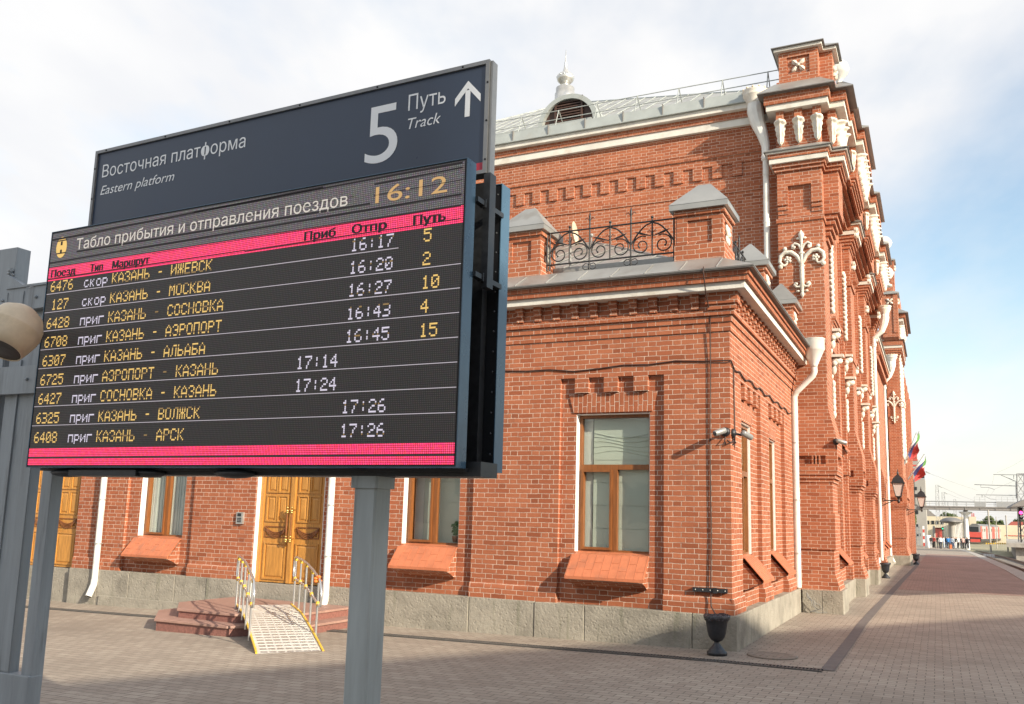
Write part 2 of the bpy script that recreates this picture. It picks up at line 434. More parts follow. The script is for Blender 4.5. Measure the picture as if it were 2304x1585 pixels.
    def build(s, name, mats, parent=None, bevel=0, loc=None):
        me = bpy.data.meshes.new(name)
        bm = bmesh.new(); uvl = bm.loops.layers.uv.new('UVMap')
        off = Vector((0, 0, 0))
        if parent is not None:
            off = Vector(parent['_o']) if '_o' in parent else parent.location
        elif loc is not None: off = Vector(loc)
        vs = [bm.verts.new(p - off) for p in s.v]
        modes = []
        for idx, mi, mode, smo in s.f:
            try: f = bm.faces.new([vs[i] for i in idx])
            except ValueError: continue
            f.material_index = mi; f.smooth = smo; modes.append((f, mode))
        bmesh.ops.recalc_face_normals(bm, faces=bm.faces[:])
        if bevel:
            es = [e for e in bm.edges if len(e.link_faces) == 2 and e.calc_face_angle(0) > .5]
            bmesh.ops.bevel(bm, geom=es, offset=bevel, segments=2, affect='EDGES', profile=.6, clamp_overlap=True)
        bm.normal_update()
        md = dict((f.index, mo) for f, mo in modes if f.is_valid) if not bevel else {}
        bm.faces.index_update()
        if not bevel: md = dict((f.index, mo) for f, mo in modes if f.is_valid)
        for f in bm.faces:
            n = f.normal; mo = md.get(f.index, 0)
            for l in f.loops:
                p = l.vert.co + off
                if abs(n.z) > .75: q = (p.x, p.y)
                elif abs(n.y) >= abs(n.x): q = (p.x, p.z)
                else: q = (p.y, p.z)
                if mo == 1: q = (q[1], q[0])
                if mo == 2: q = (q[0] * 2, q[1])
                l[uvl].uv = q
        bm.to_mesh(me); bm.free()
        for k in (mats if isinstance(mats, (list, tuple)) else [mats]): me.materials.append(MT[k] if isinstance(k, str) else k)
        o = bpy.data.objects.new(name, me); col.objects.link(o)
        if parent is not None: o.parent = parent; o['_o'] = list(off)
        else: o.location = off; o['_o'] = list(off)
        return o

def thing(name, label, cat, loc=(0, 0, 0), group=None):
    o = bpy.data.objects.new(name, None); col.objects.link(o); o.location = loc; o.empty_display_size = .1
    o['_o'] = list(loc); o['label'] = label; o['category'] = cat
    if group: o['group'] = group
    return o
def tag(o, label, cat, group=None, kind=None):
    if label: o['label'] = label
    if cat: o['category'] = cat
    if group: o['group'] = group
    if kind: o['kind'] = kind
    return o
def structure(o): o['kind'] = 'structure'; return o
def copy_thing(root, loc, label=None, rz=None):
    r = root.copy(); col.objects.link(r); r.location = loc
    if rz is not None: r.rotation_euler = (0, 0, rz)
    if label: r['label'] = label
    for ch in list(root.children):
        c = ch.copy(); col.objects.link(c); c.parent = r
        for g in ch.children:
            d = g.copy(); col.objects.link(d); d.parent = c
    return r
def text_mesh(s, shear=0.0):
    """flat lettering from the built-in font; each outline is filled by itself so that crossing strokes stay solid"""
    cu = bpy.data.curves.new('t', 'FONT'); cu.body = s; cu.size = 1.0; cu.shear = shear
    o = bpy.data.objects.new('t', cu); col.objects.link(o)
    dg = bpy.context.evaluated_depsgraph_get(); dg.update()
    cv = o.to_curve(dg); polys = []
    for sp in cv.splines:
        bp = sp.bezier_points; n = len(bp); P = []
        if n == 0: P = [Vector((p.co.x, p.co.y, 0)) for p in sp.points]
        for i in range(n):
            a, c = bp[i], bp[(i + 1) % n]; K = 7
            for t in range(K):
                t /= K; u = 1 - t
                P.append(a.co * u ** 3 + a.handle_right * (3 * u * u * t) + c.handle_left * (3 * u * t * t) + c.co * t ** 3)
        Q = [p for k, p in enumerate(P) if (p - P[k - 1]).length > 1e-5]
        if len(Q) > 2: polys.append(Q)
    o.to_curve_clear(); bpy.data.objects.remove(o); bpy.data.curves.remove(cu)
    area = lambda P: sum(P[i - 1].x * P[i].y - P[i].x * P[i - 1].y for i in range(len(P))) / 2
    big = max(polys, key=lambda P: abs(area(P))); sg = 1 if area(big) > 0 else -1
    def inside(p, P):
        r = False
        for i in range(len(P)):
            a, c = P[i - 1], P[i]
            if (a.y > p.y) != (c.y > p.y) and p.x < (c.x - a.x) * (p.y - a.y) / (c.y - a.y) + a.x: r = not r
        return r
    outs = [P for P in polys if area(P) * sg > 0]; holes = [P for P in polys if area(P) * sg <= 0]
    V, F = [], []
    for P in outs:
        loops = [P] + [h for h in holes if inside(h[0], P)]
        flat = [p for l in loops for p in l]; o0 = len(V)
        V += [(p.x, p.y, 0) for p in flat]
        F += [tuple(o0 + i for i in t) for t in tessellate_polygon(loops)]
    me = bpy.data.meshes.new('lettering'); me.from_pydata(V, [], F); return me
def at(px, py, Y):
    """point of the real scene at depth Y seen at a place in the photo (2304 px wide)"""
    d = CF + CR * ((px - 1146.0) / 1989.8) - CU * ((py - 856.1) / 1989.8)
    return CAM + d * (Y / d.y)
def gslope(x, y):
    z = 0.0
    if x < -2.6: z += .0165 * (x + 2.6)
    if y > 47: z -= .0089 * (y - 47)
    return z
# ------------------------------------------------------------------ ground
def edge_x(y):      # platform edge along the tracks, bending gently left in the distance
    return 3.38 if y < 85 else 3.38 - .00024 * (y - 85) ** 2
mb = MB()
mb.box(-900, 900, -300, 1500, -1.6, -1.22, 0)
structure(mb.build('ground', ['earth']))
ys = [-60, -40, -14, -6, 0, 4, 8, 12, 16, 20, 26, 32, 40, 47, 56, 66, 76, 84, 96, 110, 125, 140, 155, 175]
mb = MB()
for i in range(len(ys) - 1):
    y0, y1 = ys[i], ys[i + 1]
    for f0, f1 in ((-40, -2.6), (-2.6, None)):
        q = []
        for x, y in ((f0, y0), (f1 if f1 is not None else edge_x(y0) - .62, y0), (f1 if f1 is not None else edge_x(y1) - .62, y1), (f0, y1)): q.append((x, y, gslope(x, y)))
        mb.add(q, [(0, 1, 2, 3)])
mb.add([(-40, -60, -1.3), (-40, 175, -1.3), (-40, 175, gslope(-40, 175)), (-40, -60, gslope(-40, -60))], [(0, 1, 2, 3)])
structure(mb.build('platform', ['tan_pavers']))
mb = MB()
for y0, y1 in zip(ys, ys[1:]):
    if y0 >= 26 and y1 <= 84:
        a = max(y0, 29.0); e0, e1 = edge_x(a) - .625, edge_x(y1) - .625
        l0, l1 = (-1.10 + .006 * max(0, a - 34) if a < 50 else -.9), (-1.10 + .006 * max(0, y1 - 34) if y1 < 50 else -.9)
        mb.add([(l0, a, gslope(0, a) + .004), (e0, a, gslope(0, a) + .004), (e1, y1, gslope(0, y1) + .004), (l1, y1, gslope(0, y1) + .004)], [(0, 1, 2, 3)])
structure(mb.build('paving', ['red_pavers']))
# pale coping along the track edge
mb = MB()
for i in range(len(ys) - 1):
    y0, y1 = ys[i], ys[i + 1]; n = max(1, int((y1 - y0) / 2))
    for k in range(n):
        a = y0 + (y1 - y0) * k / n + .01; c = y0 + (y1 - y0) * (k + 1) / n - .01
        za, zc = gslope(0, a), gslope(0, c)
        mb.hexa([(edge_x(a) - .61, a, -1.25), (edge_x(a), a, -1.25), (edge_x(c), c, -1.25), (edge_x(c) - .61, c, -1.25), (edge_x(a) - .61, a, za + .012), (edge_x(a), a, za + .012), (edge_x(c), c, zc + .012), (edge_x(c) - .61, c, zc + .012)])
structure(mb.build('platform_edge', ['concrete']))
# dark stripe of setts running along the station
pts = [(-1.31, 12.13), (-1.31, 15), (-1.33, 18), (-1.28, 23), (-1.22, 28), (-1.15, 34), (-1.06, 40), (-.96, 47), (-.98, 53), (-1.1, 60), (-1.3, 72)]
mb = MB()
for (xa, ya), (xb, yb) in zip(pts, pts[1:]):
    mb.add([(xa - .085, ya, gslope(0, ya) + .008), (xa + .08, ya, gslope(0, ya) + .008), (xb + .08, yb, gslope(0, yb) + .008), (xb - .085, yb, gslope(0, yb) + .008)], [(0, 1, 2, 3)])
structure(mb.build('paving_stripe', ['kerb']))
# slotted drain in front of the annex
mb = MB()
x = -18.0
while x < -1.36:
    z = gslope(x, 12); y = 12.05 - .012 * (x + 1.4) * 0
    mb.box(x, x + .016, y - .07, y + .07, z + .002, z + .016); x += .045
for yy in (11.965, 12.12):
    for k in range(8):
        xa, xb = -18 + k * 2.08, -18 + (k + 1) * 2.08
        mb.hexa([(xa, yy, gslope(xa, 0) - .02), (xb, yy, gslope(xb, 0) - .02), (xb, yy + .025, gslope(xb, 0) - .02), (xa, yy + .025, gslope(xa, 0) - .02), (xa, yy, gslope(xa, 0) + .018), (xb, yy, gslope(xb, 0) + .018), (xb, yy + .025, gslope(xb, 0) + .018), (xa, yy + .025, gslope(xa, 0) + .018)])
for k in range(8):
    xa, xb = -18 + k * 2.08, -18 + (k + 1) * 2.08
    mb.add([(xa, 11.98, gslope(xa, 0) + .0045), (xb, 11.98, gslope(xb, 0) + .0045), (xb, 12.12, gslope(xb, 0) + .0045), (xa, 12.12, gslope(xa, 0) + .0045)], [(0, 1, 2, 3)], 1)
tag(mb.build('drain_grating', ['drain', 'black']), 'long narrow slotted drain grating set in the paving before the annex', 'drain')
# manhole
mb = MB()
mb.lathe((-2.12, 12.98, .002), [(.0, 0), (.34, 0), (.34, .012), (.30, .016), (.28, .011), (0.0, .011)], 28)
for k in range(6): mb.box(-2.36 + k * .09, -2.33 + k * .09, 12.82, 13.14, .0, .0165)
tag(mb.build('manhole_cover', ['worn_iron']), 'worn round manhole cover flush with the paving beside the annex corner', 'manhole')

# ------------------------------------------------------------------ annex
Yb, Xr = 13.18, -2.70
TF = lambda p: Vector((p.x, Yb + p.y, p.z))                 # front: along x, depth into the wall, z
TR_ = lambda p: Vector((Xr - p.y, p.x, p.z))                # right: along y
annex = thing('station_annex', 'single-storey red brick annex with arrow sign board before it and iron railing on its roof', 'building', (-8, 16, 0))

def wall(mb, a0, a1, z0, z1, d0, d1, holes, m=0):
    xs = sorted({a0, a1} | {h[0] for h in holes} | {h[1] for h in holes}); zs = sorted({z0, z1} | {h[2] for h in holes} | {h[3] for h in holes})
    xs = [x for x in xs if a0 <= x <= a1]; zs = [z for z in zs if z0 <= z <= z1]
    for i in range(len(xs) - 1):
        k = 0
        while k < len(zs) - 1:
            cx = (xs[i] + xs[i + 1]) / 2
            def solid(k): 
                cz = (zs[k] + zs[k + 1]) / 2
                return not any(h[0] < cx < h[1] and h[2] < cz < h[3] for h in holes)
            if not solid(k): k += 1; continue
            k2 = k
            while k2 + 1 < len(zs) - 1 and solid(k2 + 1): k2 += 1
            mb.box(xs[i], xs[i + 1], d0, d1, zs[k], zs[k2 + 1], m); k = k2 + 1

RC = .07            # recess of the window bays
def window(parent, T, xl, xr, z0, z1, zt, blind=True, d=.30, plant=False):
    """timber window: frame with transom and mullion, panes, blind behind, plaster reveal, sheet-metal sill"""
    fw = .055; xm = (xl + xr) / 2
    f = MB(T)
    f.box(xl, xl + fw, d - .05, d + .03, z0, z1); f.box(xr - fw, xr, d - .05, d + .03, z0, z1)
    f.box(xl + fw, xr - fw, d - .05, d + .03, z0, z0 + fw); f.box(xl + fw, xr - fw, d - .05, d + .03, z1 - fw, z1)
    f.box(xl + fw, xr - fw, d - .052, d + .028, zt - .04, zt + .04)
    f.box(xm - .042, xm + .042, d - .054, d + .026, z0 + fw, zt - .04)
    for a, c in ((xl + fw, xm - .042),):                     # opening sash stands proud
        f.box(a, a + .038, d - .075, d + .02, z0 + fw, zt - .04); f.box(c - .038, c, d - .075, d + .02, z0 + fw, zt - .04)
        f.box(a + .038, c - .038, d - .075, d + .02, z0 + fw, z0 + fw + .038); f.box(a + .038, c - .038, d - .075, d + .02, zt - .078, zt - .04)
    w = f.build('window', ['framewood'], parent)
    g = MB(T); g.box(xl + fw, xr - fw, d, d + .006, z0 + fw, z1 - fw); g.build('pane', ['glass'], w)
    r = MB(T)
    r.box(xl - .004, xl + .006, .075, d + .03, z0 + .02, z1); r.box(xr - .006, xr + .004, .075, d + .03, z0 + .02, z1); r.box(xl + .006, xr - .006, .075, d + .03, z1 - .006, z1 + .004)
    r.build('reveal', ['whitewash'], w)
    k = MB(T)
    k.box(xl - .1, xr + .1, d + .6, d + .62, z0 - .1, z1 + .1); k.box(xl - .1, xl - .08, d + .1, d + .9, z0 - .1, z1 + .1); k.box(xr + .08, xr + .1, d + .1, d + .9, z0 - .1, z1 + .1)
    k.box(xl - .08, xr + .08, d + .1, d + .9, z0 - .12, z0 - .1); k.box(xl - .08, xr + .08, d + .1, d + .9, z1 + .1, z1 + .12)
    k.build('room', ['darkroom'], w)
    if blind:
        bo = .12 if plant else 0.0
        bl = MB(T); zz = z0 + .03; n = 0
        while zz < z1 - .05:
            h = min(.36, z1 - .03 - zz); o = .004 * (n % 2)
            bl.box(xl + .22, xr - .02, d + .034 + o + bo, d + .042 + o + bo, zz, zz + h - .006); zz += h; n += 1
        bl.box(xl + .22, xr - .02, d + .05 + bo, d + .055 + bo, z0, z1 - .03)
        for q in range(5):                                   # slack folds near the top of the blind
            pts = [(xl + .24 + (xr - xl - .28) * t / 8, d + .031 + bo, zt + .22 + q * .09 + .05 * math.sin(t * .55 + q * .6) - .015 * q) for t in range(9)]
            bl.tube(pts, .007, 5)
        bl.build('blind', ['blind'], w)
        cu = MB(T); cu.box(xl + .02, xl + .20, d + .06 + bo, d + .07 + bo, z0, z1); cu.build('curtain', ['curtain'], w)
    else:
        cu = MB(T)
        for q in range(24):
            a = xl + .03 + q * (xr - xl - .06) / 24
            cu.box(a, a + (xr - xl - .06) / 24, d + .035 + .012 * (q % 3), d + .045 + .012 * (q % 3), z0 + .02, z1)
        cu.build('curtain', ['curtain'], w)
    # sill
    s = MB(T); za, zb = z0 + .03, z0 - .34; p0, p1 = d - .03, -.28
    t_ = .014
    s.hexa([(xl + .01, p0, za - t_), (xr - .01, p0, za - t_), (xr - .01, 0, za - t_ - .05), (xl + .01, 0, za - t_ - .05), (xl + .01, p0, za), (xr - .01, p0, za), (xr - .01, 0, za - .05), (xl + .01, 0, za - .05)])
    s.hexa([(xl - .02, 0, za - .05 - t_), (xr + .02, 0, za - .05 - t_), (xr + .02, p1, zb - t_), (xl - .02, p1, zb - t_), (xl - .02, 0, za - .05), (xr + .02, 0, za - .05), (xr + .02, p1, zb), (xl - .02, p1, zb)])
    nn = int((xr - xl) / .125)
    for q in range(nn + 1):
        a = xl + (xr - xl) * q / nn
        s.hexa([(a - .005, -.002, za - .052), (a + .005, -.002, za - .052), (a + .005, p1, zb - .002), (a - .005, p1, zb - .002), (a - .005, -.002, za - .045), (a + .005, -.002, za - .045), (a + .005, p1, zb + .005), (a - .005, p1, zb + .005)])
        if q < nn:
            t = .35 if q % 2 else .68; y = p1 * t; z = (za - .05) + (zb - za + .05) * t
            s.box(a + .005, a + (xr - xl) / nn - .005, y - .004, y + .004, z - .004, z + .006)
    s.box(xl - .02, xr + .02, p1 - .004, p1 + .012, zb - .045, zb - t_)
    s.build('sill', ['sill'], w)
    u = MB(T); u.prism([(.06, za - .09), (p1 + .05, zb - .03), (p1 + .05, zb - .06), (-.12, zb - .10), (0, zb - .16), (.06, zb - .16)], 'x', xl + .02, xr - .015)
    u.build('sill_bricks', ['brick'], w)
    if plant:
        pl = MB(T)
        pl.lathe((xr - .22, d + .11, z0 + .07), [(.045, 0), (.06, .09), (.062, .10)], 10, 1)
        rr = random.Random(5)
        for q in range(26):
            a = rr.uniform(0, 6.28); h = rr.uniform(.02, .22); r_ = rr.uniform(.0, .10)
            c = Vector((xr - .22 + r_ * math.cos(a), d + .11 + .3 * r_ * math.sin(a), z0 + .18 + h))
            e = .035; pl.add([c + Vector((-e, 0, -e * .6)), c + Vector((e, .01, -e * .4)), c + Vector((e * .8, 0, e)), c + Vector((-e * .7, .01, e * .8))], [(0, 1, 2, 3)], 0)
        tag(pl.build('pot_plant', ['greenleaf', 'terracotta']), 'small leafy plant in a clay pot on the inside window ledge', 'plant')
    return w

WF = [(-5.17, -3.95, 1.27, 3.46, 2.62), (-8.38, -7.26, 1.27, 3.46, 2.62), (-14.70, -13.48, 1.19, 3.46, 2.60)]
DOORS = [(-11.61, -10.03, .46, 3.3), (-18.10, -16.44, .46, 3.3)]
WR = [(14.20, 15.12, 1.28, 3.40, 2.6), (16.76, 17.62, 1.28, 3.36, 2.6)]
BF = [(-5.43, -3.71, .70, 4.04), (-8.68, -6.97, .70, 4.04), (-15.02, -13.18, .70, 4.04)]      # recessed bays on the front
BR_ = [(14.0, 15.72, .70, 4.0), (16.56, 18.4, .70, 4.0)]
mb = MB()
mb.T = TF
holes = [(w[0], w[1], w[2], w[3]) for w in WF] + [(d[0], d[1], d[2], d[3]) for d in DOORS]
wall(mb, -22.0, -2.80, .485, 4.70, RC, .42, holes)
# projecting faces between the bays (the bays stay open from the base course to the frieze)
bays = [(q[0], q[1], .485, q[3]) for q in BF] + [(d[0] - .015, d[1] + .015, .3, d[3] + .3) for d in DOORS]
wall(mb, -22.0, -2.70, .485, 4.70, 0, RC, bays)
mb.T = TR_
wall(mb, Yb + .42, 19.84, .485, 4.70, RC, .42, [(w[0], w[1], w[2], w[3]) for w in WR])
wall(mb, Yb + RC, 19.84, .485, 4.70, 0, RC, [(q[0], q[1], .485, q[3]) for q in BR_])
mb.box(Yb + RC, Yb + .42, RC, .10, .485, 4.70)
mb.T = None
# base courses with a round-topped roll, broken under the windows
def roll(mb, T, a0, a1):
    mb.T = T
    mb.box(a0, a1, -.045, 0, .485, .63)
    P = [(0, .63), (-.045, .63)] + [(-.045 * math.cos(t * PI / 10), .63 + .10 * math.sin(t * PI / 10)) for t in range(1, 6)]
    n = len(P)
    mb.prism(P, 'x', a0, a1)
    mb.T = None
for a0, a1 in ((-22, -18.2), (-16.40, -15.02), (-13.18, -11.66), (-9.90, -8.68), (-6.97, -5.43), (-3.71, -2.70)): roll(mb, TF, a0, a1)
for a0, a1 in ((Yb - .045, 14.0), (15.72, 16.56), (18.4, 19.84)): roll(mb, TR_, a0, a1)
wallo = mb.build('wall', ['brick'], annex)
# flat arch and dentils at the head of each bay
for T, Ws, Bs in ((TF, WF, BF), (TR_, WR, BR_)):
    for w, q in zip(Ws, Bs):
        mb = MB(T)
        mb.prism([(w[0] - .04, w[3] + .02), (w[1] + .04, w[3] + .02), (w[1] + .13, q[3] - .25), (w[0] - .13, q[3] - .25)], 'y', .048, .10, 0, 1)
        ln = mb.build('lintel', ['brick'], annex)
        mb = MB(T); L = q[1] - q[0]
        for k in range(3):
            a = q[0] + L * (k * 2 + 1) / 7; c = q[0] + L * (k * 2 + 2) / 7
            mb.box(a + .008, c - .008, -.012, RC + .01, q[3] - .245, q[3] - .0)
        mb.parts('dentil', ['brick'], ln)
# plinth: long stone blocks with open joints
mb = MB(); rr = random.Random(3)
def blocks(T, a0, a1, gaps):
    mb.T = T; a = a0
    while a < a1 - .01:
        L = min(rr.uniform(.75, 1.7), a1 - a)
        if a1 - a - L < .4: L = a1 - a
        j = rr.uniform(-.008, .008)
        if not any(a < g[1] and a + L > g[0] for g in gaps): mb.box(a + .004, a + L - .004, -.08 + j, .3, -.6, .487 + rr.uniform(-.004, .004))
        else:
            for g in gaps:
                if a < g[1] and a + L > g[0]:
                    if g[0] - a > .1: mb.box(a + .004, g[0], -.08 + j, .3, -.6, .487)
                    if a + L - g[1] > .1: mb.box(g[1], a + L - .004, -.08 + j, .3, -.6, .487)
        a += L
blocks(TF, -22, -2.62, [(d[0] - .02, d[1] + .02) for d in DOORS]); blocks(TR_, Yb - .08, 19.76, [])
mb.T = TF
for d in DOORS: mb.box(d[0] - .02, d[1] + .02, .05, .3, -.6, .455)
mb.T = None
mb.build('plinth', ['stone'], annex, bevel=.014)
mb = MB(TF); mb.box(-15.45, -12.4, -.115, -.075, -.6, -.015); mb.build('plinth_footing', ['stone'], annex, bevel=.01)

for k, w in enumerate(WF): window(annex, TF, *w, blind=k < 2, plant=k == 1, d=.26)
for w in WR: window(annex, TR_, *w, d=.165)

# cornice bands carried round the corner
def band(mb, p, z0, z1, m=0, mode=0, inner=0.0, x0=-22.0, y1=19.84, X=Xr, Y=Yb):
    mb.box(x0, X + p, Y - p, Y + .35, z0, z1, m, mode)
    mb.box(X - .35, X + p, Y + .35, y1, z0, z1, m, mode)
mb = MB()
band(mb, .022, 4.66, 4.80); band(mb, .045, 4.80, 4.90); band(mb, .085, 4.90, 4.98, 0, 2); band(mb, .06, 4.98, 5.235)
mb.box(-3.03, -2.70 + .15, Yb - .15, Yb - .05, 5.06, 5.235); mb.box(-3.0, -2.70 + .12, Yb - .12, Yb - .05, 4.98, 5.06)
mb.box(-2.70 + .05, -2.70 + .1498, Yb - .05, Yb + .09, 5.06, 5.2348)
for k in range(58):
    c = -3.20 - k * .327
    for w, p, z0, z1 in ((.068, .15, 5.155, 5.235), (.064, .125, 5.075, 5.155), (.06, .10, 5.0, 5.075)): mb.box(c - w, c + w, Yb - p, Yb - .05, z0, z1)
for k in range(20):
    c = 13.44 + k * .318
    for w, p, z0, z1 in ((.068, .15, 5.155, 5.235), (.064, .125, 5.075, 5.155), (.06, .10, 5.0, 5.075)): mb.box(Xr + .05, Xr + p, c - w, c + w, z0, z1)
band(mb, .34, 5.345, 5.425, 0, 2); band(mb, .37, 5.425, 5.50, 0, 2)
mb.build('cornice_bricks', ['brick'], annex)
mb = MB(); band(mb, .29, 5.235, 5.345); mb.build('cornice_band', ['stucco'], annex, bevel=.006)
# sheet-metal eave and sloping roof
mb = MB()
E_ = .45; x1, y0 = Xr + E_, Yb - E_
band(mb, E_ - .01, 5.50, 5.515, 1); band(mb, E_, 5.515, 5.535, 1)
xi, yi = Xr - .05, Yb + .02
Q = [(-22, y0, 5.536), (x1, y0, 5.536), (x1, 19.82, 5.536), (-22, yi, 5.80), (xi, yi, 5.80), (xi, 19.82, 5.80)]
mb.add(Q, [(0, 1, 4, 3), (1, 2, 5, 4)])
mb.add([(-22, yi, 5.80), (xi, yi, 5.80), (xi - .1, yi + .1, 5.86), (-22, yi + .1, 5.86), (xi, 19.82, 5.80), (xi - .1, 19.82, 5.86)], [(0, 1, 2, 3), (1, 4, 5, 2)])
# main slopes of the annex roof rising to the tall building
A_, B_, C_, D_, E2 = Vector((-22, 13.9, 6.0)), Vector((-3.5, 13.9, 6.0)), Vector((-7.6, 20.25, 8.72)), Vector((-22, 20.25, 8.9)), Vector((-3.2, 20.25, 6.95))
mb.add([A_, B_, C_, D_, E2], [(0, 1, 2, 3), (1, 4, 2)])
mb.add([(-22, yi + .1, 5.86), (xi - .1, yi + .1, 5.86), (xi - .1, 19.82, 5.86), A_, B_, E2], [(0, 1, 4, 3), (1, 2, 5, 4)])
mb.box(-22, -3.75, 13.86, 13.90, 5.86, 6.12)
for k in range(40):
    x = -21.5 + k * .55
    if x < -2.4: mb.tube([(x, y0 + .01, 5.545), (x, yi, 5.81)], .011, 5, 0)
    if x < -3.6:
        t = 1 if x < -7.6 else (x - B_.x) / (C_.x - B_.x)
        mb.tube([(x, 13.9, 6.015), (x, 13.9 + 6.3 * t, 6.015 + 2.71 * t)], .018, 5, 0)
for k in range(1, 8):
    t = k / 8; p = B_.lerp(E2, t); q = B_.lerp(C_, t); mb.tube([p + Vector((0, 0, .015)), q + Vector((0, 0, .015))], .016, 5, 0)
mb.tube([B_, C_], .03, 6, 0)
mb.build('roof', ['sheet', 'sheet_dark'], annex)

# parapet posts
def parapet(X0, X1, Y0, Y1, z0, z1, orn=True):
    mb = MB()
    mb.box(X0 - .03, X1 + .03, Y0 - .03, Y1 + .03, z0, z0 + .33)
    t = .035
    mb.box(X0 + t, X1 - t, Y0 + t, Y1 - t, z0 + .33, z1)
    for (a, b_, c, d) in ((X0, X0 + .17, Y0, Y0 + .17), (X1 - .17, X1, Y0, Y0 + .17), (X0, X0 + .17, Y1 - .17, Y1), (X1 - .17, X1, Y1 - .17, Y1)): mb.box(a, b_, c, d, z0 + .33, z1 - .16)
    mb.box(X0, X1, Y0, Y1, z1 - .16, z1 - .08); mb.box(X0 - .04, X1 + .04, Y0 - .04, Y1 + .04, z1 - .08, z1)
    p = mb.build('parapet_post', ['brick'], annex)
    c = MB(); e = .10
    c.box(X0 - e, X1 + e, Y0 - e, Y1 + e, z1, z1 + .09)
    h = .45; cx, cy = (X0 + X1) / 2, (Y0 + Y1) / 2; ix = .1 if X1 - X0 > .6 else .02
    c.frust(X0 - e - .006, X1 + e + .006, Y0 - e - .006, Y1 + e + .006, z1 + .09, cx - ix, cx + ix, cy - .02, cy + .02, z1 + .09 + h)
    c.box(X0 - .05, X1 + .05, Y0 - .05, Y1 + .05, z0 - .05, z0 + .035)
    c.build('cap', ['sheet'], p)
    if orn:
        o = MB(); cz = (z0 + .33 + z1 - .16) / 2
        for k in range(4):
            a = PI / 4 + k * PI / 2
            o.blob((X1 + .0, cy + .09 * math.cos(a), cz + .13 * math.sin(a)), (.03, .055, .07), 8)
        o.blob((X1 + .01, cy, cz), .05, 8); o.build('ornament', ['plaster'], p)
    return p
parapet(-3.55, -2.82, 13.34, 14.06, 5.80, 6.68)
parapet(-6.62, -5.92, 13.34, 14.02, 5.80, 6.66)
parapet(-3.25, -2.66, 16.1, 16.75, 5.80, 6.46)
parapet(-3.10, -2.56, 18.95, 19.6, 5.70, 6.40)
# wrought-iron railing between the posts
def scrolls(name, P0, du, L, z0, z1, units):
    """ornamental railing: panel rails, paired scrolls, pointed arches, finials"""
    mb = MB(); du = Vector(du); P0 = Vector(P0)
    def W(u, z): p = P0 + du * u; return (p.x, p.y, z)
    r = .015
    for z in (z0 + .07, z1): mb.tube([W(0, z), W(L, z)], r, 6)
    for u in (0, .05, L - .05, L): mb.tube([W(u, z0 - .03), W(u, z1)], r, 6)
    U = (L - .10) / units
    for k in range(units):
        c = .05 + U * (k + .5)
        tall = .20
        mb.tube([W(c, z0 + .07), W(c, z1 + .05)], r * .9, 6); mb.blob(W(c, z1 + .07), .026, 8)
        for s in (-1, 1):
            h = U / 2
            arch = [W(c + s * h * (1 - t) ** .55 * .98, z0 + .28 + (z1 - z0 - .30) * t) for t in (0, .15, .35, .55, .75, .9, 1.0)]
            mb.tube(arch, r * .9, 6)
            cx, cz, rad = c + s * h * .5, z0 + .07 + h * .47, h * .46
            sp = []
            for q in range(26):
                an = PI * .55 - q * .36 * 1.0; rr_ = rad * (1 - q / 34)
                sp.append(W(cx + s * rr_ * math.cos(an + PI * .1), cz + rr_ * math.sin(an + PI * .1)))
            mb.tube(sp, r * .8, 5); mb.blob(sp[-1], .018, 6)
            mb.tube([W(c + s * .02, cz + rad * .9), W(c + s * h * .55, cz + rad * 1.25), W(c + s * h * .8, cz + rad * 1.45)], [r * .5, r * 1.3, r * .3], 5)
        mb.tube([W(c, z0 + .40), W(c, z0 + .47), W(c, z0 + .56)], [.022, .012, .004], 6)
        for s in (-1, 1): mb.tube([W(c, z0 + .43), W(c + s * .05, z0 + .50), W(c + s * .075, z0 + .46)], .006, 5)
        if k < units - 1:
            e = .05 + U * (k + 1)
            mb.tube([W(e, z0 - .10), W(e, z1 + .20)], r, 6); mb.tube([W(e, z1 + .14), W(e, z1 + .21), W(e, z1 + .30)], [.012, .022, .003], 6)
            for s in (-1, 1):
                mb.tube([W(e, z1 + .13), W(e + s * .05, z1 + .2), W(e + s * .085, z1 + .17)], .007, 5)
                mb.tube([W(e + s * (.06 - .06 * math.cos(t * .9)) , z0 - .02 + .055 * math.sin(t * .9)) for t in range(8)], .008, 5)
    return mb.build(name, ['iron'], annex)
scrolls('roof_railing', (-5.88, 13.55, 0), (1, 0, 0), 2.28, 6.02, 6.66, 3)
scrolls('roof_railing', (-2.98, 14.15, 0), (0, 1, 0), 2.0, 6.02, 6.60, 3)
scrolls('roof_railing', (-10.0, 13.55, 0), (1, 0, 0), 3.3, 6.02, 6.66, 4)
parapet(-10.75, -10.05, 13.34, 14.02, 5.80, 6.66, False)

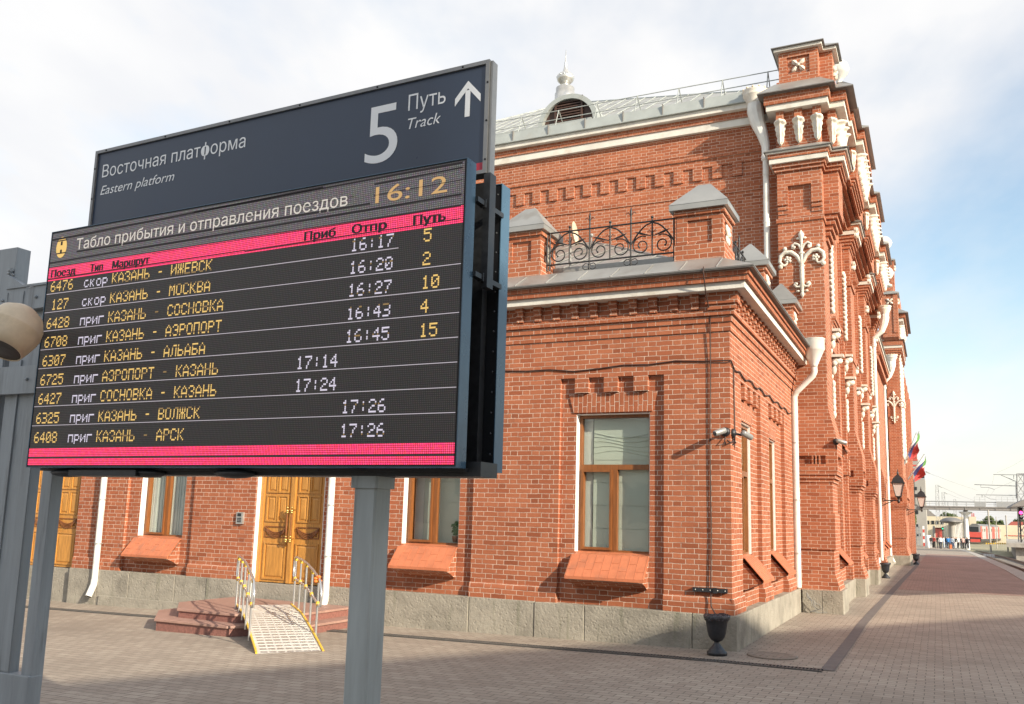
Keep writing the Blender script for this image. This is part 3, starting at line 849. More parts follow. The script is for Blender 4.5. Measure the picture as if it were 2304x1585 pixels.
# doors
def door(xl, xr, z0, z1):
    T = TF; d = .15; xm = (xl + xr) / 2
    mb = MB(T)
    mb.box(xl, xl + .09, d - .04, d + .05, z0, z1); mb.box(xr - .09, xr, d - .04, d + .05, z0, z1); mb.box(xl + .09, xr - .09, d - .04, d + .05, z1 - .09, z1)
    mb.box(xm - .045, xm + .045, d - .052, d + .02, z0 + .01, z1 - .09)
    dr = mb.build('door', ['wood'], annex)
    for s, (a, c) in enumerate(((xl + .09, xm - .002), (xm + .002, xr - .09))):
        L = MB(T); L.box(a, c, d - .015, d + .03, z0 + .01, z1 - .09)
        a2, c2 = (a + .07, c - .11) if s == 0 else (a + .11, c - .07)
        mid = (a2 + c2) / 2
        def panel(x0, x1, y0, y1):
            L.box(x0, x1, d - .035, d - .014, y0, y0 + .03); L.box(x0, x1, d - .035, d - .014, y1 - .03, y1); L.box(x0, x0 + .03, d - .0352, d - .014, y0 + .03, y1 - .03); L.box(x1 - .03, x1, d - .0352, d - .014, y0 + .03, y1 - .03)
            L.frust(x0 + .035, x1 - .035, d - .014, d - .013, y0 + .035, x0 + .035, x1 - .035, d - .014, d - .013, y1 - .035)
            L.hexa([(x0 + .04, d - .013, y0 + .04), (x1 - .04, d - .013, y0 + .04), (x1 - .04, d - .013, y1 - .04), (x0 + .04, d - .013, y1 - .04), (x0 + .075, d - .03, y0 + .075), (x1 - .075, d - .03, y0 + .075), (x1 - .075, d - .03, y1 - .075), (x0 + .075, d - .03, y1 - .075)])
        panel(a2, c2, z0 + .06, z0 + .74)
        panel(a2, mid - .01, z0 + 1.12, z0 + 1.62); panel(mid + .01, c2, z0 + 1.12, z0 + 1.62)
        panel(a2, mid - .01, z0 + 1.66, z0 + 2.34); panel(mid + .01, c2, z0 + 1.66, z0 + 2.34)
        lf = L.build('leaf', ['wood'], dr)
        k = MB(T)
        k.box(a2, c2, d - .03, d - .014, z0 + .83, z0 + .85); k.box(a2, c2, d - .03, d - .014, z0 + 1.02, z0 + 1.04); k.box(a2, a2 + .02, d - .03, d - .014, z0 + .85, z0 + 1.02); k.box(c2 - .02, c2, d - .03, d - .014, z0 + .85, z0 + 1.02)
        for q in range(4): k.tube([(a2 + (c2 - a2) * t / 8, d - .03, z0 + 1.02 - (.10 + .02 * q) * math.sin(PI * t / 8) - .01 * q) for t in range(9)], .012, 5)
        for cx in (a2 + .07, c2 - .07): k.blob((cx, d - .02, z0 + .89), .018, 6)
        k.build('carved_swag', ['framewood'], dr)
    for x in (xm - .05, xm + .05):
        h = MB(T)
        h.tube([(x, d - .12, z0 + .80), (x, d - .12, z0 + 1.36)], .016, 8, 1)
        for z in (z0 + .80, z0 + 1.33):
            h.blob((x, d - .12, z), .030, 8, 0); h.tube([(x, d - .12, z + .02), (x, d - .01, z + .02)], .012, 6, 0); h.lathe((x, d - .12, z - .05), [(.018, 0), (.024, .02), (.018, .04)], 8, 0); h.blob((x, d - .12, z + .06), .02, 8, 0)
        h.build('handle', ['brass', 'framewood'], dr)
    r = MB(T)
    r.box(xl - .004, xl + .012, .02, d + .03, -.1, z1); r.box(xr - .012, xr + .004, .02, d + .03, .455, z1); r.box(xl + .012, xr - .012, .02, d + .03, z1 - .012, z1 + .004)
    r.build('reveal', ['whitewash'], dr)
door(*DOORS[0]); door(*DOORS[1])

# downpipes of the annex
def pipe_front(x, zbot, y=Yb - .11, kick=.12, rad=.058, ztop=5.3):
    mb = MB()
    mb.tube([(x, y, ztop), (x, y, zbot + .33)], rad, 14)
    mb.tube([(x, y, zbot + .36), (x, y - .01, zbot + .25), (x + kick * .1, y - kick, zbot + .02)], [rad * 1.06, rad * 1.08, rad * 1.05], 14, cap=False)
    mb.tube([(x + kick * .1, y - kick + .004, zbot + .025), (x + kick * .1, y - kick + .012, zbot + .035)], rad * .9, 12, 2)
    for z in (1.0, 1.9, 2.9, 4.0): mb.tube([(x, y, z), (x, y, z + .025)], rad + .008, 14, 1)
    for z in (1.0, 2.9): mb.tube([(x, y, z + .012), (x, Yb + .1, z + .012)], .008, 5, 1)
    return mb.build('downpipe', ['whitepaint', 'alu', 'black'], annex)
pipe_front(-9.79, .0, rad=.062); pipe_front(-15.60, -.06, rad=.062)
# pipe at the inner corner with funnel head
mb = MB(); X, Y = -2.52, 19.68
P = at(1795, 1200, 19.6); X = P.x
mb.tube([(X, 19.5, .52), (X, 19.5, 4.50), (X + .06, 19.49, 4.62), (X + .40, 19.42, 4.93), (X + .43, 19.4, 5.0), (X + .43, 19.4, 5.16)], .068, 14)
for z in (1.2, 2.3, 3.5): mb.tube([(X, 19.5, z), (X, 19.5, z + .03)], .076, 14, 1)
dp = mb.build('downpipe', ['whitepaint', 'alu'], annex)
mb = MB(); mb.lathe((X + .43, 19.4, 5.10), [(.070, 0), (.078, .05), (.215, .36), (.225, .37), (.225, .60), (.235, .61), (.215, .61), (.2, .38), (.06, .1)], 20)
mb.build('funnel', ['whitepaint'], dp)

# things fixed to the annex wall
mb = MB(TF); mb.tube([(-22 + i * .42, -.018, 4.17 + .03 * math.sin(i * .9) + .02 * math.sin(i * 2.3) + i * .0006) for i in range(46)] + [(-2.68, -.03, 4.20), ], .010, 6)
mb.T = TR_; mb.tube([(Yb - .02, -.02, 4.20), (Yb + .25, -.02, 4.10)] + [(Yb + .4 + i * .25, -.02, 4.10 + .035 * math.sin(i * 1.7)) for i in range(24)], .013, 6); mb.T = None
tag(mb.build('wall_cable', ['cable']), 'thick dark cable sagging along the brick annex under its cornice', 'cable')
mb = MB()
P = [(-2.98, Yb - .45, 5.56), (-2.98, Yb - .47, 5.48), (-2.985, Yb - .30, 5.2), (-2.98, Yb - .05, 4.95), (-2.985, Yb - .025, 4.2), (-3.0, Yb - .02, 3.0), (-2.99, Yb - .02, 1.6), (-3.0, Yb - .025, .85), (-2.99, Yb - .07, .72), (-2.985, Yb - .08, .6), (-2.92, Yb - .10, .50)]
mb.tube(P, .010, 6)
tag(mb.build('wall_cable', ['cable']), 'thin dark cable hanging straight down the annex front near its right corner', 'cable')
mb = MB(); mb.box(-3.26, -2.76, Yb - .06, Yb + .0, .795, .855)
for k in range(5): mb.blob((-3.22 + k * .108, Yb - .06, .825), .010, 6, 1)
mb.box(-2.96, -2.90, Yb - .075, Yb - .06, .785, .865)
tag(mb.build('wall_bracket', ['blackmetal', 'alu']), 'flat black metal bar bolted low on the annex front above the litter urn', 'bracket')
mb = MB(); mb.box(-12.02, -11.86, Yb - .05, Yb, 1.52, 1.74); mb.box(-11.99, -11.90, Yb - .055, Yb - .049, 1.66, 1.72, 1)
for i in range(3):
    for j in range(3): mb.box(-11.99 + i * .035, -11.965 + i * .035, Yb - .055, Yb - .049, 1.55 + j * .032, 1.572 + j * .032, 2)
tag(mb.build('intercom', ['alu', 'darkglass', 'blackmetal'], bevel=0), 'silver intercom keypad on the bricks left of the wooden double door', 'intercom')
mb = MB(); mb.box(-9.92, -9.86, Yb - .03, Yb, 1.40, 1.55); mb.box(-9.91, -9.87, Yb - .034, Yb - .029, 1.44, 1.50, 1)
tag(mb.build('card_reader', ['blackmetal', 'alu']), 'small dark card reader between the wooden door and the white downpipe', 'card reader')

def cctv(base, out, aim, label, dome=.045):
    o = thing('security_camera', label, 'security camera', base)
    b0 = Vector(base); out = Vector(out); aim = Vector(aim).normalized()
    j = b0 + out
    mb = MB(); mb.lathe(base, [(.07, 0), (.07, .025), (.06, .05), (.03, .06)], 12, axis=out); mb.tube([b0, b0 + out * .75 + Vector((0, 0, -.015)), j], .018, 8)
    mb.tube([b0 + Vector((0, 0, -.03)), b0 + out * .3 + Vector((0, 0, -.14)), b0 + Vector((0, 0, -.18))], .008, 6); mb.build('mount', ['blackmetal'], o)
    mb = MB(); mb.lathe(j - aim * .07, [(.0, 0), (.042, .002), (.045, .02), (.045, .20), (.038, .21), (.0, .205)], 14, axis=aim); mb.box(j.x - .0, j.x + .001, j.y, j.y + .001, j.z, j.z + .001)
    bd = mb.build('body', ['camera_grey'], o)
    mb = MB(); mb.lathe(j + aim * .138, [(.032, 0), (.030, .002), (0, .003)], 14, axis=aim); mb.build('lens', ['darkglass'], bd)
    return o
cctv((-2.77, Yb, 3.13), (-.02, -.20, -.01), (-.55, -.75, -.30), 'silver bullet camera on the annex front just left of its corner, pointing left')
cctv((Xr, Yb + .10, 3.12), (.20, .0, -.02), (.45, .85, -.30), 'bullet camera on the side wall of the annex just round its corner')
mb = MB(); mb.tube([(-2.74, Yb - .02, 3.0), (-2.70, Yb - .05, 2.97), (-2.66, Yb + .05, 2.99)], .012, 6); mb.tube([(Xr + .015, Yb + .20, 4.15), (Xr + .02, Yb + .22, 3.1), (Xr + .03, Yb + .15, 2.98)], .010, 6)
tag(mb.build('camera_cable', ['cable']), 'looped cable joining the two bullet cameras at the annex corner', 'cable')

# dish on the roof
o = thing('satellite_dish', 'round white satellite dish behind the iron railing on the annex roof', 'satellite dish', (-5.6, 13.95, 6.0))
mb = MB(); ax = Vector((.93, .10, .12)).normalized(); mb.lathe((-5.58, 13.95, 6.74), [(0, .0), (.09, .010), (.16, .032), (.21, .06), (.215, .065), (.165, .045), (0, .015)], 24, axis=ax); mb.build('reflector', ['cream'], o)
mb = MB(); mb.tube([(-5.62, 13.97, 5.9), (-5.62, 13.97, 6.7)], .02, 8); mb.tube([(-5.62, 13.95, 6.40), (-5.2, 13.9, 6.45), (-5.2, 13.9, 6.62)], .012, 6); mb.blob((-5.2, 13.9, 6.66), .035, 8); mb.build('mast', ['cable_grey'], o)

# litter urns
def urn(loc, label):
    o = thing('litter_urn', label, 'litter bin', loc, 'black urn-shaped litter bins by the station wall')
    x, y, z = loc
    mb = MB(); mb.lathe(loc, [(.0, 0), (.135, 0), (.14, .035), (.13, .05), (.115, .055), (.115, .065), (.09, .09), (.05, .14), (.036, .17), (.04, .185)], 28, flute=.05); mb.build('foot', ['urn'], o)
    mb = MB(); mb.lathe((x, y, z + .175), [(.035, 0), (.075, .02), (.110, .07), (.126, .13), (.142, .23), (.152, .30), (.168, .315), (.176, .338), (.17, .352), (.155, .347), (.14, .31), (.12, .18), (.0, .17)], 36, flute=.045); mb.build('bowl', ['urn'], o)
    mb = MB(); rr = random.Random(4); n = 40
    V = []
    for r_, dz in ((.155, .285), (.172, .30), (.182, .345), (.162, .362), (.13, .30), (.05, .22)):
        for j in range(n):
            a = 2 * PI * j / n; q = rr.uniform(-.006, .006)
            V.append((x + (r_ + q) * math.cos(a), y + (r_ + q) * math.sin(a), z + .18 + dz + rr.uniform(-.012, .012)))
    F = [(i * n + j, i * n + (j + 1) % n, (i + 1) * n + (j + 1) % n, (i + 1) * n + j) for i in range(5) for j in range(n)]
    mb.add(V, F, 0, 0, True); mb.build('bin_liner', ['bagfilm'], o)
    return o
u0 = urn((-2.80, 12.62, .0), 'black urn-shaped litter bin with a bag in front of the annex corner')
copy_thing(u0, (-1.72, 35.0, 0), 'black urn-shaped litter bin by the brick piers nearer than the big far pier')
copy_thing(u0, (-1.02, 50.2, gslope(0, 50)), 'farthest black urn-shaped litter bin, beyond the big far pier')
# ------------------------------------------------------------------ main station building
ST = thing('station_building', 'tall ornate red brick station building with white plaster ornaments and grey hipped roof', 'building', (-8, 30, 0))
Yw = 20.35; XF = -2.12
TE = lambda p: Vector((p.x, Yw + p.y, p.z))
TX = lambda p: Vector((XF - p.y, p.x, p.z))
WIN = []                                                    # windows of the long front: (y0, y1, z0, z1)
for y in (21.9, 27.0, 32.6): WIN += [(y, y + 1.15, 1.30, 2.95), (y, y + 1.15, 3.95, 5.9)]
for y in (38.3, 40.6, 42.9): WIN += [(y, y + 1.0, 1.30, 3.2)]
mb = MB()
mb.box(-22, XF, Yw, Yw + .45, -.3, 9.92); mb.box(-22, XF, Yw, Yw + .45, 10.30, 11.15)
mb.box(-22, XF, Yw + .04, Yw + .45, 9.92, 10.30)
for k in range(40):
    c = -3.95 - k * .475
    mb.box(c - .115, c + .115, Yw - .008, Yw + .04, 9.98, 10.30)
    if c < -4.3 and k % 1 == 0: pass
mb.box(-22, -2.9, Yw - .035, Yw, 10.50, 10.62, 0, 2); mb.box(-22, -2.9, Yw - .045, Yw, 10.62, 11.15); mb.box(-22, -2.9, Yw - .025, Yw, 9.56, 9.72)
mb.box(-22, -2.9, Yw - .06, Yw, 11.06, 11.15, 0, 2)
mb.box(-22, -2.9, Yw - .18, Yw, 11.33, 11.50, 0, 2)
# long front
mb.T = TX; wall(mb, Yw + .45, 47.9, -.3, 9.4, 0, .45, WIN); wall(mb, Yw + .45, 37.0, 9.4, 11.2, 0, .45, [])
mb.T = None
# frieze carried forward on stepped corbels, with its projecting bays
for k in range(5): mb.box(XF, XF + .11 * (k + 1), Yw + .8, 37.0, 9.75 + k * .10, 9.85 + k * .10)
mb.box(XF, -1.60, Yw + .8, 37.0, 10.25, 11.13)
mb.box(XF, -1.38, Yw + .8, 37.0, 11.27, 11.50, 0, 2)
BAYS = [(22.4, 24.9), (27.2, 29.6), (32.4, 34.8)]
for a, c in BAYS:
    mb.box(-1.60, -1.44, a, c, 10.30, 11.13); mb.box(-1.38, -1.22, a - .1, c + .1, 11.271, 11.502, 0, 2)
    for k in range(3): mb.box(-1.60, -1.56 + .04 * k, a + .06 - .02 * k, c - .06 + .02 * k, 10.06 + .08 * k, 10.14 + .08 * k)
# brick surround of the windows on the long front
mb.T = TX
for w in WIN:
    mb.box(w[0] - .3, w[0] - .06, -.07, .0, w[2] - .5, w[3] + .45); mb.box(w[1] + .06, w[1] + .3, -.07, .0, w[2] - .5, w[3] + .45)
    mb.box(w[0] - .06, w[1] + .06, -.05, 0, w[3] + .05, w[3] + .40, 0, 1)
    for k in range(4): mb.box(w[0] - .32 - .0 * k, w[1] + .32, -.09 - .03 * k, 0, w[3] + .46 + k * .077, w[3] + .46 + (k + 1) * .077)
for y in (21.05, 24.4, 26.4, 29.9, 32.0, 35.3): 
    mb.box(y, y + .30, -.10, 0, .47, 9.3); mb.box(y - .05, y + .35, -.14, 0, 3.1, 3.5); mb.box(y - .05, y + .35, -.16, 0, .47, .8); mb.box(y - .04, y + .34, -.13, 0, 6.1, 6.4)
mb.T = None
# body behind, lower wing and projecting block in the distance
mb.box(-22, XF - .45, Yw + .45, 37, 0, 11.2); mb.box(-22, XF - .45, 37, 47.9, 0, 9.4)
mb.box(-22, -2.05, 47.9, 76, -.4, 11.6); mb.box(-22, -1.60, 53.0, 74, -.4, 12.2)
for k in range(6): mb.box(-1.60, -1.42, 54 + 3.4 * k, 55 + 3.4 * k, -.4, 11.2)
mb.box(XF, -1.85, 37.0, 47.8, 9.12, 9.3, 0, 2); mb.box(XF, -1.95, 37.0, 47.8, 8.8, 9.0)
# base plinth behind
mb.build('wall', ['brick'], ST)
mb = MB()
for y0, y1 in ((20.9, 25.1), (26.3, 30.7), (31.9, 35.9), (37.1, 42.3), (42.31, 47.7)): mb.box(-2.6, -1.96, y0, y1, -.6, .46)
mb.box(-2.6, -1.9, 48.9, 76, -1.0, .44)
mb.build('plinth', ['stone'], ST, bevel=.014)
mb = MB()
mb.box(-22, -2.9, Yw - .15, Yw, 11.15, 11.33); mb.box(-22, -2.9, Yw - .30, Yw - .0, 11.50, 11.63)
mb.box(XF, -1.42, Yw + .8, 37.0, 11.13, 11.27)
for a, c in BAYS: mb.box(-1.44, -1.26, a - .05, c + .05, 11.131, 11.272)
mb.box(XF, -1.80, 37.0, 47.8, 9.30, 9.40)
mb.build('cornice_band', ['stucco'], ST, bevel=.008)
for w in WIN[:6] + WIN[6:]: window(ST, TX, w[0], w[1], w[2], w[3], w[3] - .6, blind=False)

# gutter parapet, hipped roof with standing seams
mb = MB()
k = 0; x = -22.0
while x < -3.0:
    x2 = min(x + 1.02, -2.95)
    mb.hexa([(x + .008, Yw - .34, 11.64), (x2 - .008, Yw - .34, 11.64), (x2 - .008, Yw - .05, 11.66), (x + .008, Yw - .05, 11.66), (x + .008, Yw - .28, 11.93), (x2 - .008, Yw - .28, 11.93), (x2 - .008, Yw - .10, 11.94), (x + .008, Yw - .10, 11.94)])
    mb.box(x - .012, x + .012, Yw - .345, Yw - .1, 11.655, 11.95, 1); x = x2
mb.box(-22, -2.9, Yw - .37, Yw, 11.63, 11.655)
mb.build('gutter', ['zinc', 'sheet_dark'], ST)
AP = Vector((-11.0, 26.6, 15.95)); C0 = Vector((-2.3, 20.25, 11.86)); C1 = Vector((-19.7, 20.25, 11.86)); C2 = Vector((-19.7, 33, 11.86)); C3 = Vector((-2.3, 33, 11.86))
mb = MB(); mb.add([C0, C1, C2, C3, AP], [(0, 1, 4), (1, 2, 4), (2, 3, 4), (3, 0, 4)])
mb.box(-22, -1.7, 33, 37, 11.2, 11.6); mb.add([(-22, 37, 9.42), (-1.74, 37, 9.42), (-1.74, 47.8, 9.42), (-22, 47.8, 9.42), (-8, 37, 11.0), (-8, 47.8, 11.0)], [(1, 2, 5, 4), (0, 3, 5, 4)])
mb.hexa([(XF, Yw + .7, 11.5), (-1.26, Yw + .7, 11.5), (-1.26, 37.1, 11.5), (XF, 37.1, 11.5), (XF, Yw + .7, 11.75), (-1.262, Yw + .7, 11.53), (-1.262, 37.1, 11.53), (XF, 37.1, 11.75)])
for a, c in BAYS: mb.hexa([(-1.5, a - .2, 11.504), (-1.11, a - .2, 11.504), (-1.11, c + .2, 11.504), (-1.5, c + .2, 11.504), (-1.6, a - .2, 11.66), (-1.112, a - .2, 11.535), (-1.112, c + .2, 11.535), (-1.6, c + .2, 11.66)])
rf = mb.build('roof', ['copperroof'], ST)
mb = MB()
dz_ = (AP.z - C0.z) / (AP.y - C0.y)
for k in range(42):
    x = -2.9 - k * .40
    t = (C0.x - x) / (C0.x - AP.x) if x > AP.x else (x - C1.x) / (AP.x - C1.x)
    t = max(0, min(1, t)); y2 = C0.y + (AP.y - C0.y) * t
    if t > .03: mb.tube([(x, C0.y, C0.z + .012), (x, y2, C0.z + (y2 - C0.y) * dz_ + .012)], .016, 5)
for t in range(1, 7):
    y = C0.y + t * .9; f = (y - C0.y) / (AP.y - C0.y)
    x0, x1 = C1.x + (AP.x - C1.x) * f, C0.x + (AP.x - C0.x) * f
    mb.tube([(x0, y, C0.z + (y - C0.y) * dz_ + .004), (x1, y, C0.z + (y - C0.y) * dz_ + .004)], .006, 4)
mb.tube([C0, AP], .03, 6); mb.tube([C1, AP], .03, 6)
mb.build('standing_seams', ['zinc'], rf)
# dormer
dc = at(1283, 285, 20.95); DX = dc.x; DZ = 12.24; DR = .86
mb = MB(); n = 22
def arc(r, y, z=DZ): return [(DX + r * math.cos(PI * i / n), y, z + r * .98 * math.sin(PI * i / n)) for i in range(n + 1)]
o1, i1, o2 = arc(DR, 20.72), arc(DR - .13, 20.72), arc(DR, 22.6)
i2 = arc(DR - .13, 20.86)
V = o1 + i1 + o2 + i2; N = n + 1; F = []
for i in range(n): F += [(i, i + 1, N + i + 1, N + i), (i, i + 1, 2 * N + i + 1, 2 * N + i), (N + i, N + i + 1, 3 * N + i + 1, 3 * N + i)]
mb.add(V, F); dm = mb.build('dormer', ['zinc'], rf)
mb = MB(); mb.add(i2, [tuple(range(N))])
for k in range(8): mb.box(DX - .36, DX + .36, 20.79, 20.86, DZ + .12 + k * .075, DZ + .155 + k * .075)
for x in (-.40, .36): mb.box(DX + x, DX + x + .05, 20.78, 20.85, DZ, DZ + .78)
mb.build('louvre', ['louvre'], rf)
# finial on the apex
mb = MB(); mb.lathe((AP.x, AP.y, 0), [(.36, 15.7), (.36, 16.28), (.325, 16.30), (.325, 16.50), (.24, 16.55), (.13, 16.60), (.12, 16.66), (.18, 16.69), (.275, 16.79), (.305, 16.88), (.285, 16.97), (.20, 17.05), (.10, 17.12), (.065, 17.25), (.04, 17.42), (.05, 17.46), (.03, 17.5), (.018, 17.7), (.006, 17.95)], 24)
for k in range(14):
    a = 2 * PI * k / 14; mb.blob((AP.x + .285 * math.cos(a), AP.y + .285 * math.sin(a), 16.92), .035, 6)
mb.build('finial', ['silver'], ST)
# eave rail with walkway grating
mb = MB()
zr = lambda y: C0.z + (y - C0.y) * dz_
for k in range(15):
    x = -3.2 - k * 1.08
    mb.tube([(x, Yw - .30, 11.66), (x, Yw + .02, 12.48)], .013, 5); mb.tube([(x, Yw + .02, 12.48), (x - .02, Yw + .45, zr(Yw + .45))], .013, 5)
for y, z in ((Yw + .02, 12.47), (Yw - .10, 12.17)): mb.tube([(-2.9, y, z), (-18, y, z)], .013, 5)
mb.build('eave_rail', ['zinc'], ST)
mb = MB()
x = -7.75
while x > -11.5: mb.box(x, x + .014, Yw + .10, Yw + .45, 12.10, 12.13); x -= .05
for y in (Yw + .08, Yw + .45): mb.box(-11.5, -7.7, y, y + .03, 12.09, 12.16)
mb.build('walkway_grating', ['zinc'], ST)

# horn-shaped rainwater head and pipe on the end wall
def horn(P, name='downpipe', zbot=5.9, side=(1, 0, 0), off=.24, s=1.0):
    x, y, z = P; sd_ = Vector(side)
    mb = MB(); c = Vector(P)
    ln = [Vector((0, 0, 0)), Vector((0, 0, -.22)), sd_ * .05 + Vector((0, 0, -.5)), sd_ * .15 + Vector((0, 0, -.8)), sd_ * off + Vector((0, 0, -1.1)), sd_ * off + Vector((0, 0, -1.32))]
    mb.tube([c + v * s for v in ln], [.185 * s, .19 * s, .165 * s, .13 * s, .095 * s, .085 * s], 10, 0, smooth=False)
    b_ = c + ln[-1] * s
    mb.lathe(b_ + Vector((0, 0, -.14)), [(.085 * s, 0), (.105 * s, .03), (.085 * s, .06), (.11 * s, .09), (.09 * s, .13)], 14)
    mb.tube([b_ + Vector((0, 0, -.1)), (b_.x, b_.y, zbot)], .07 * s, 14, 0)
    zz = b_.z - .5
    while zz > zbot: mb.tube([(b_.x, b_.y, zz), (b_.x, b_.y, zz + .025)], .078 * s, 14, 0); zz -= 1.15
    d = mb.build(name, ['whitepaint'], ST)
    mb = MB(); mb.lathe(c, [(.16 * s, -.05), (.20 * s, -.02), (.19 * s, .0), (.27 * s, .14), (.28 * s, .17), (.26 * s, .19), (.285 * s, .24), (.29 * s, .28), (.26 * s, .28), (.2 * s, .12)], 18)
    for k in range(12):
        a = 2 * PI * k / 12; mb.blob(c + Vector((.275 * math.cos(a), .275 * math.sin(a), .29)) * s, .03 * s, 5, 1)
    mb.build('rainwater_head', ['plaster', 'cream'], d)
    return d
hp = at(1699, 232, 20.02); horn((hp.x, 20.02, hp.z), off=.22)

# ------------------------------------------------------------------ piers
def acanthus(mb, c, w, h, out, m=0):
    """carved acanthus leaf bracket at c, facing the direction out: lobed edge, midrib, curled tip"""
    c = Vector(c); out = Vector(out); sdv = out.cross(Vector((0, 0, 1))); NU, NV = 12, 26; V = []
    for i in range(NV + 1):
        v = i / NV
        hw = w * .5 * (1.0 - .62 * v ** 1.3) * (.80 + .26 * abs(math.sin(PI * (v * 4.2 + .12)))) * (1 if v < .94 else .45)
        for k in range(NU + 1):
            u = k / NU * 2 - 1
            lobe = math.sin(PI * (v * 4.2 + .12 + abs(u) * .55))
            d = (.115 * (1 - v) ** 1.2 + .045) * (1 - .55 * u * u) + .016 * lobe * abs(u) + (.022 if k == NU // 2 else 0) - .012 * (abs(abs(u) - .45) < .12)
            if v < .16: d += .05 * math.sin(PI * v / .16) * (1 - .4 * u * u)
            V.append(c + sdv * (u * hw) + Vector((0, 0, h * (.5 - v) - .02 * abs(u))) + out * d)
    F = [(i * (NU + 1) + k, i * (NU + 1) + k + 1, (i + 1) * (NU + 1) + k + 1, (i + 1) * (NU + 1) + k) for i in range(NV) for k in range(NU)]
    B0 = len(V); V += [V[i * (NU + 1) + k] - out * ((V[i * (NU + 1) + k] - c).dot(out) + .02) for i in range(NV + 1) for k in (0, NU)]
    for i in range(NV):
        F += [(i * (NU + 1), (i + 1) * (NU + 1), B0 + 2 * (i + 1), B0 + 2 * i), (i * (NU + 1) + NU, B0 + 2 * i + 1, B0 + 2 * (i + 1) + 1, (i + 1) * (NU + 1) + NU)]
    F += [tuple(range(NU + 1)) + (B0 + 1, B0), tuple(NV * (NU + 1) + k for k in range(NU, -1, -1)) + (B0 + 2 * NV, B0 + 2 * NV + 1)]
    mb.add(V, F, m, 0, True)

def star(mb, c, s, out, m=0):
    """four-petalled plaster flower"""
    c = Vector(c); out = Vector(out); sdv = out.cross(Vector((0, 0, 1)))
    for k in range(4):
        a = PI / 4 + k * PI / 2; d = sdv * math.cos(a) + Vector((0, 0, 1)) * math.sin(a); q = d.cross(out)
        V = [c + out * .05]; prof = ((.25, .12), (.5, .30), (.75, .34), (.95, .22), (1.15, .02))
        for t, w in prof: V += [c + d * s * t - q * s * w + out * .012, c + d * s * t + out * (.05 + .02 * math.sin(t * 3)), c + d * s * t + q * s * w + out * .012]
        F = [(0, 1, 2), (0, 2, 3)]
        for i in range(len(prof) - 1):
            o = 1 + 3 * i; F += [(o, o + 3, o + 4, o + 1), (o + 1, o + 4, o + 5, o + 2)]
        n = len(V); V += [p - out * .05 for p in V]
        ring_ = [0] + [1 + 3 * i for i in range(len(prof))] + [2 + 3 * (len(prof) - 1)] + [3 + 3 * i for i in range(len(prof))][::-1]
        F += [(ring_[i], ring_[(i + 1) % len(ring_)], ring_[(i + 1) % len(ring_)] + n, ring_[i] + n) for i in range(len(ring_))]
        mb.add(V, F, m, 0, False)
    mb.blob(c + out * .05, s * .22, 8, m)

def cartouche(c, s, out=(0, -1, 0)):
    """tall plaster ornament: stem, two great scrolls with rosettes, small scrolls, leaf tips"""
    mb = MB(); c = Vector(c); out = Vector(out); sx = out.cross(Vector((0, 0, 1))) * -1
    def W(u, z, d=.03): return c + sx * (u * s) + Vector((0, 0, z * s)) + out * d
    r = .038 * s
    mb.tube([W(0, -.62), W(0, -.45), W(0, -.2), W(0, .1), W(0, .45)], [r * .9, r * 1.2, r * 1.4, r * 1.1, r * .8], 8)
    for z, k in ((-.02, 1.9), (-.12, 1.6), (.28, 1.8)): mb.blob(W(0, z), (r * k, .05, r * .9), 8)
    for g in (-1, 1):
        big = [W(g * u, z) for u, z in ((.02, .05), (.10, .22), (.22, .32), (.36, .33), (.46, .25), (.48, .12), (.42, .03))]
        mb.tube(big, [r, r * 1.2, r * 1.35, r * 1.3, r * 1.2, r, r * .8], 7); mb.blob(W(g * .46, .0), r * 1.5, 7); mb.blob(W(g * .36, .41), r * 1.3, 7)
        for k in range(5):
            a = 2 * PI * k / 5; mb.blob(W(g * (.30 + .055 * math.cos(a)), .15 + .055 * math.sin(a)), r * .95, 6)
        mb.blob(W(g * .30, .15, .05), r * .7, 6); mb.tube([W(g * .42, .03), W(g * .36, .02), W(g * .31, .07)], [r, r * .8, r * .5], 6)
        sm_ = [W(g * u, z) for u, z in ((.0, .36), (.06, .48), (.14, .52), (.20, .48), (.20, .42), (.15, .40))]
        mb.tube(sm_, r * .75, 6); mb.blob(W(g * .16, .43), r, 6)
        lo = [W(g * u, z) for u, z in ((.0, -.42), (.06, -.5), (.13, -.5), (.17, -.44), (.13, -.40))]
        mb.tube(lo, r * .75, 6); mb.blob(W(g * .12, -.43), r * .9, 6)
        mb.blob(W(g * .07, .63), (r * 1.3, .03, r * .8), 6); mb.blob(W(g * .09, -.60), (r * 1.2, .03, r * .7), 6)
    mb.tube([W(0, .45), W(0, .60), W(0, .72), W(0, .82)], [r * .7, r * 1.0, r * 1.9, r * .15], 8)
    mb.tube([W(0, -.60), W(0, -.68), W(0, -.76)], [r * .6, r * 1.3, r * .15], 7)
    return mb

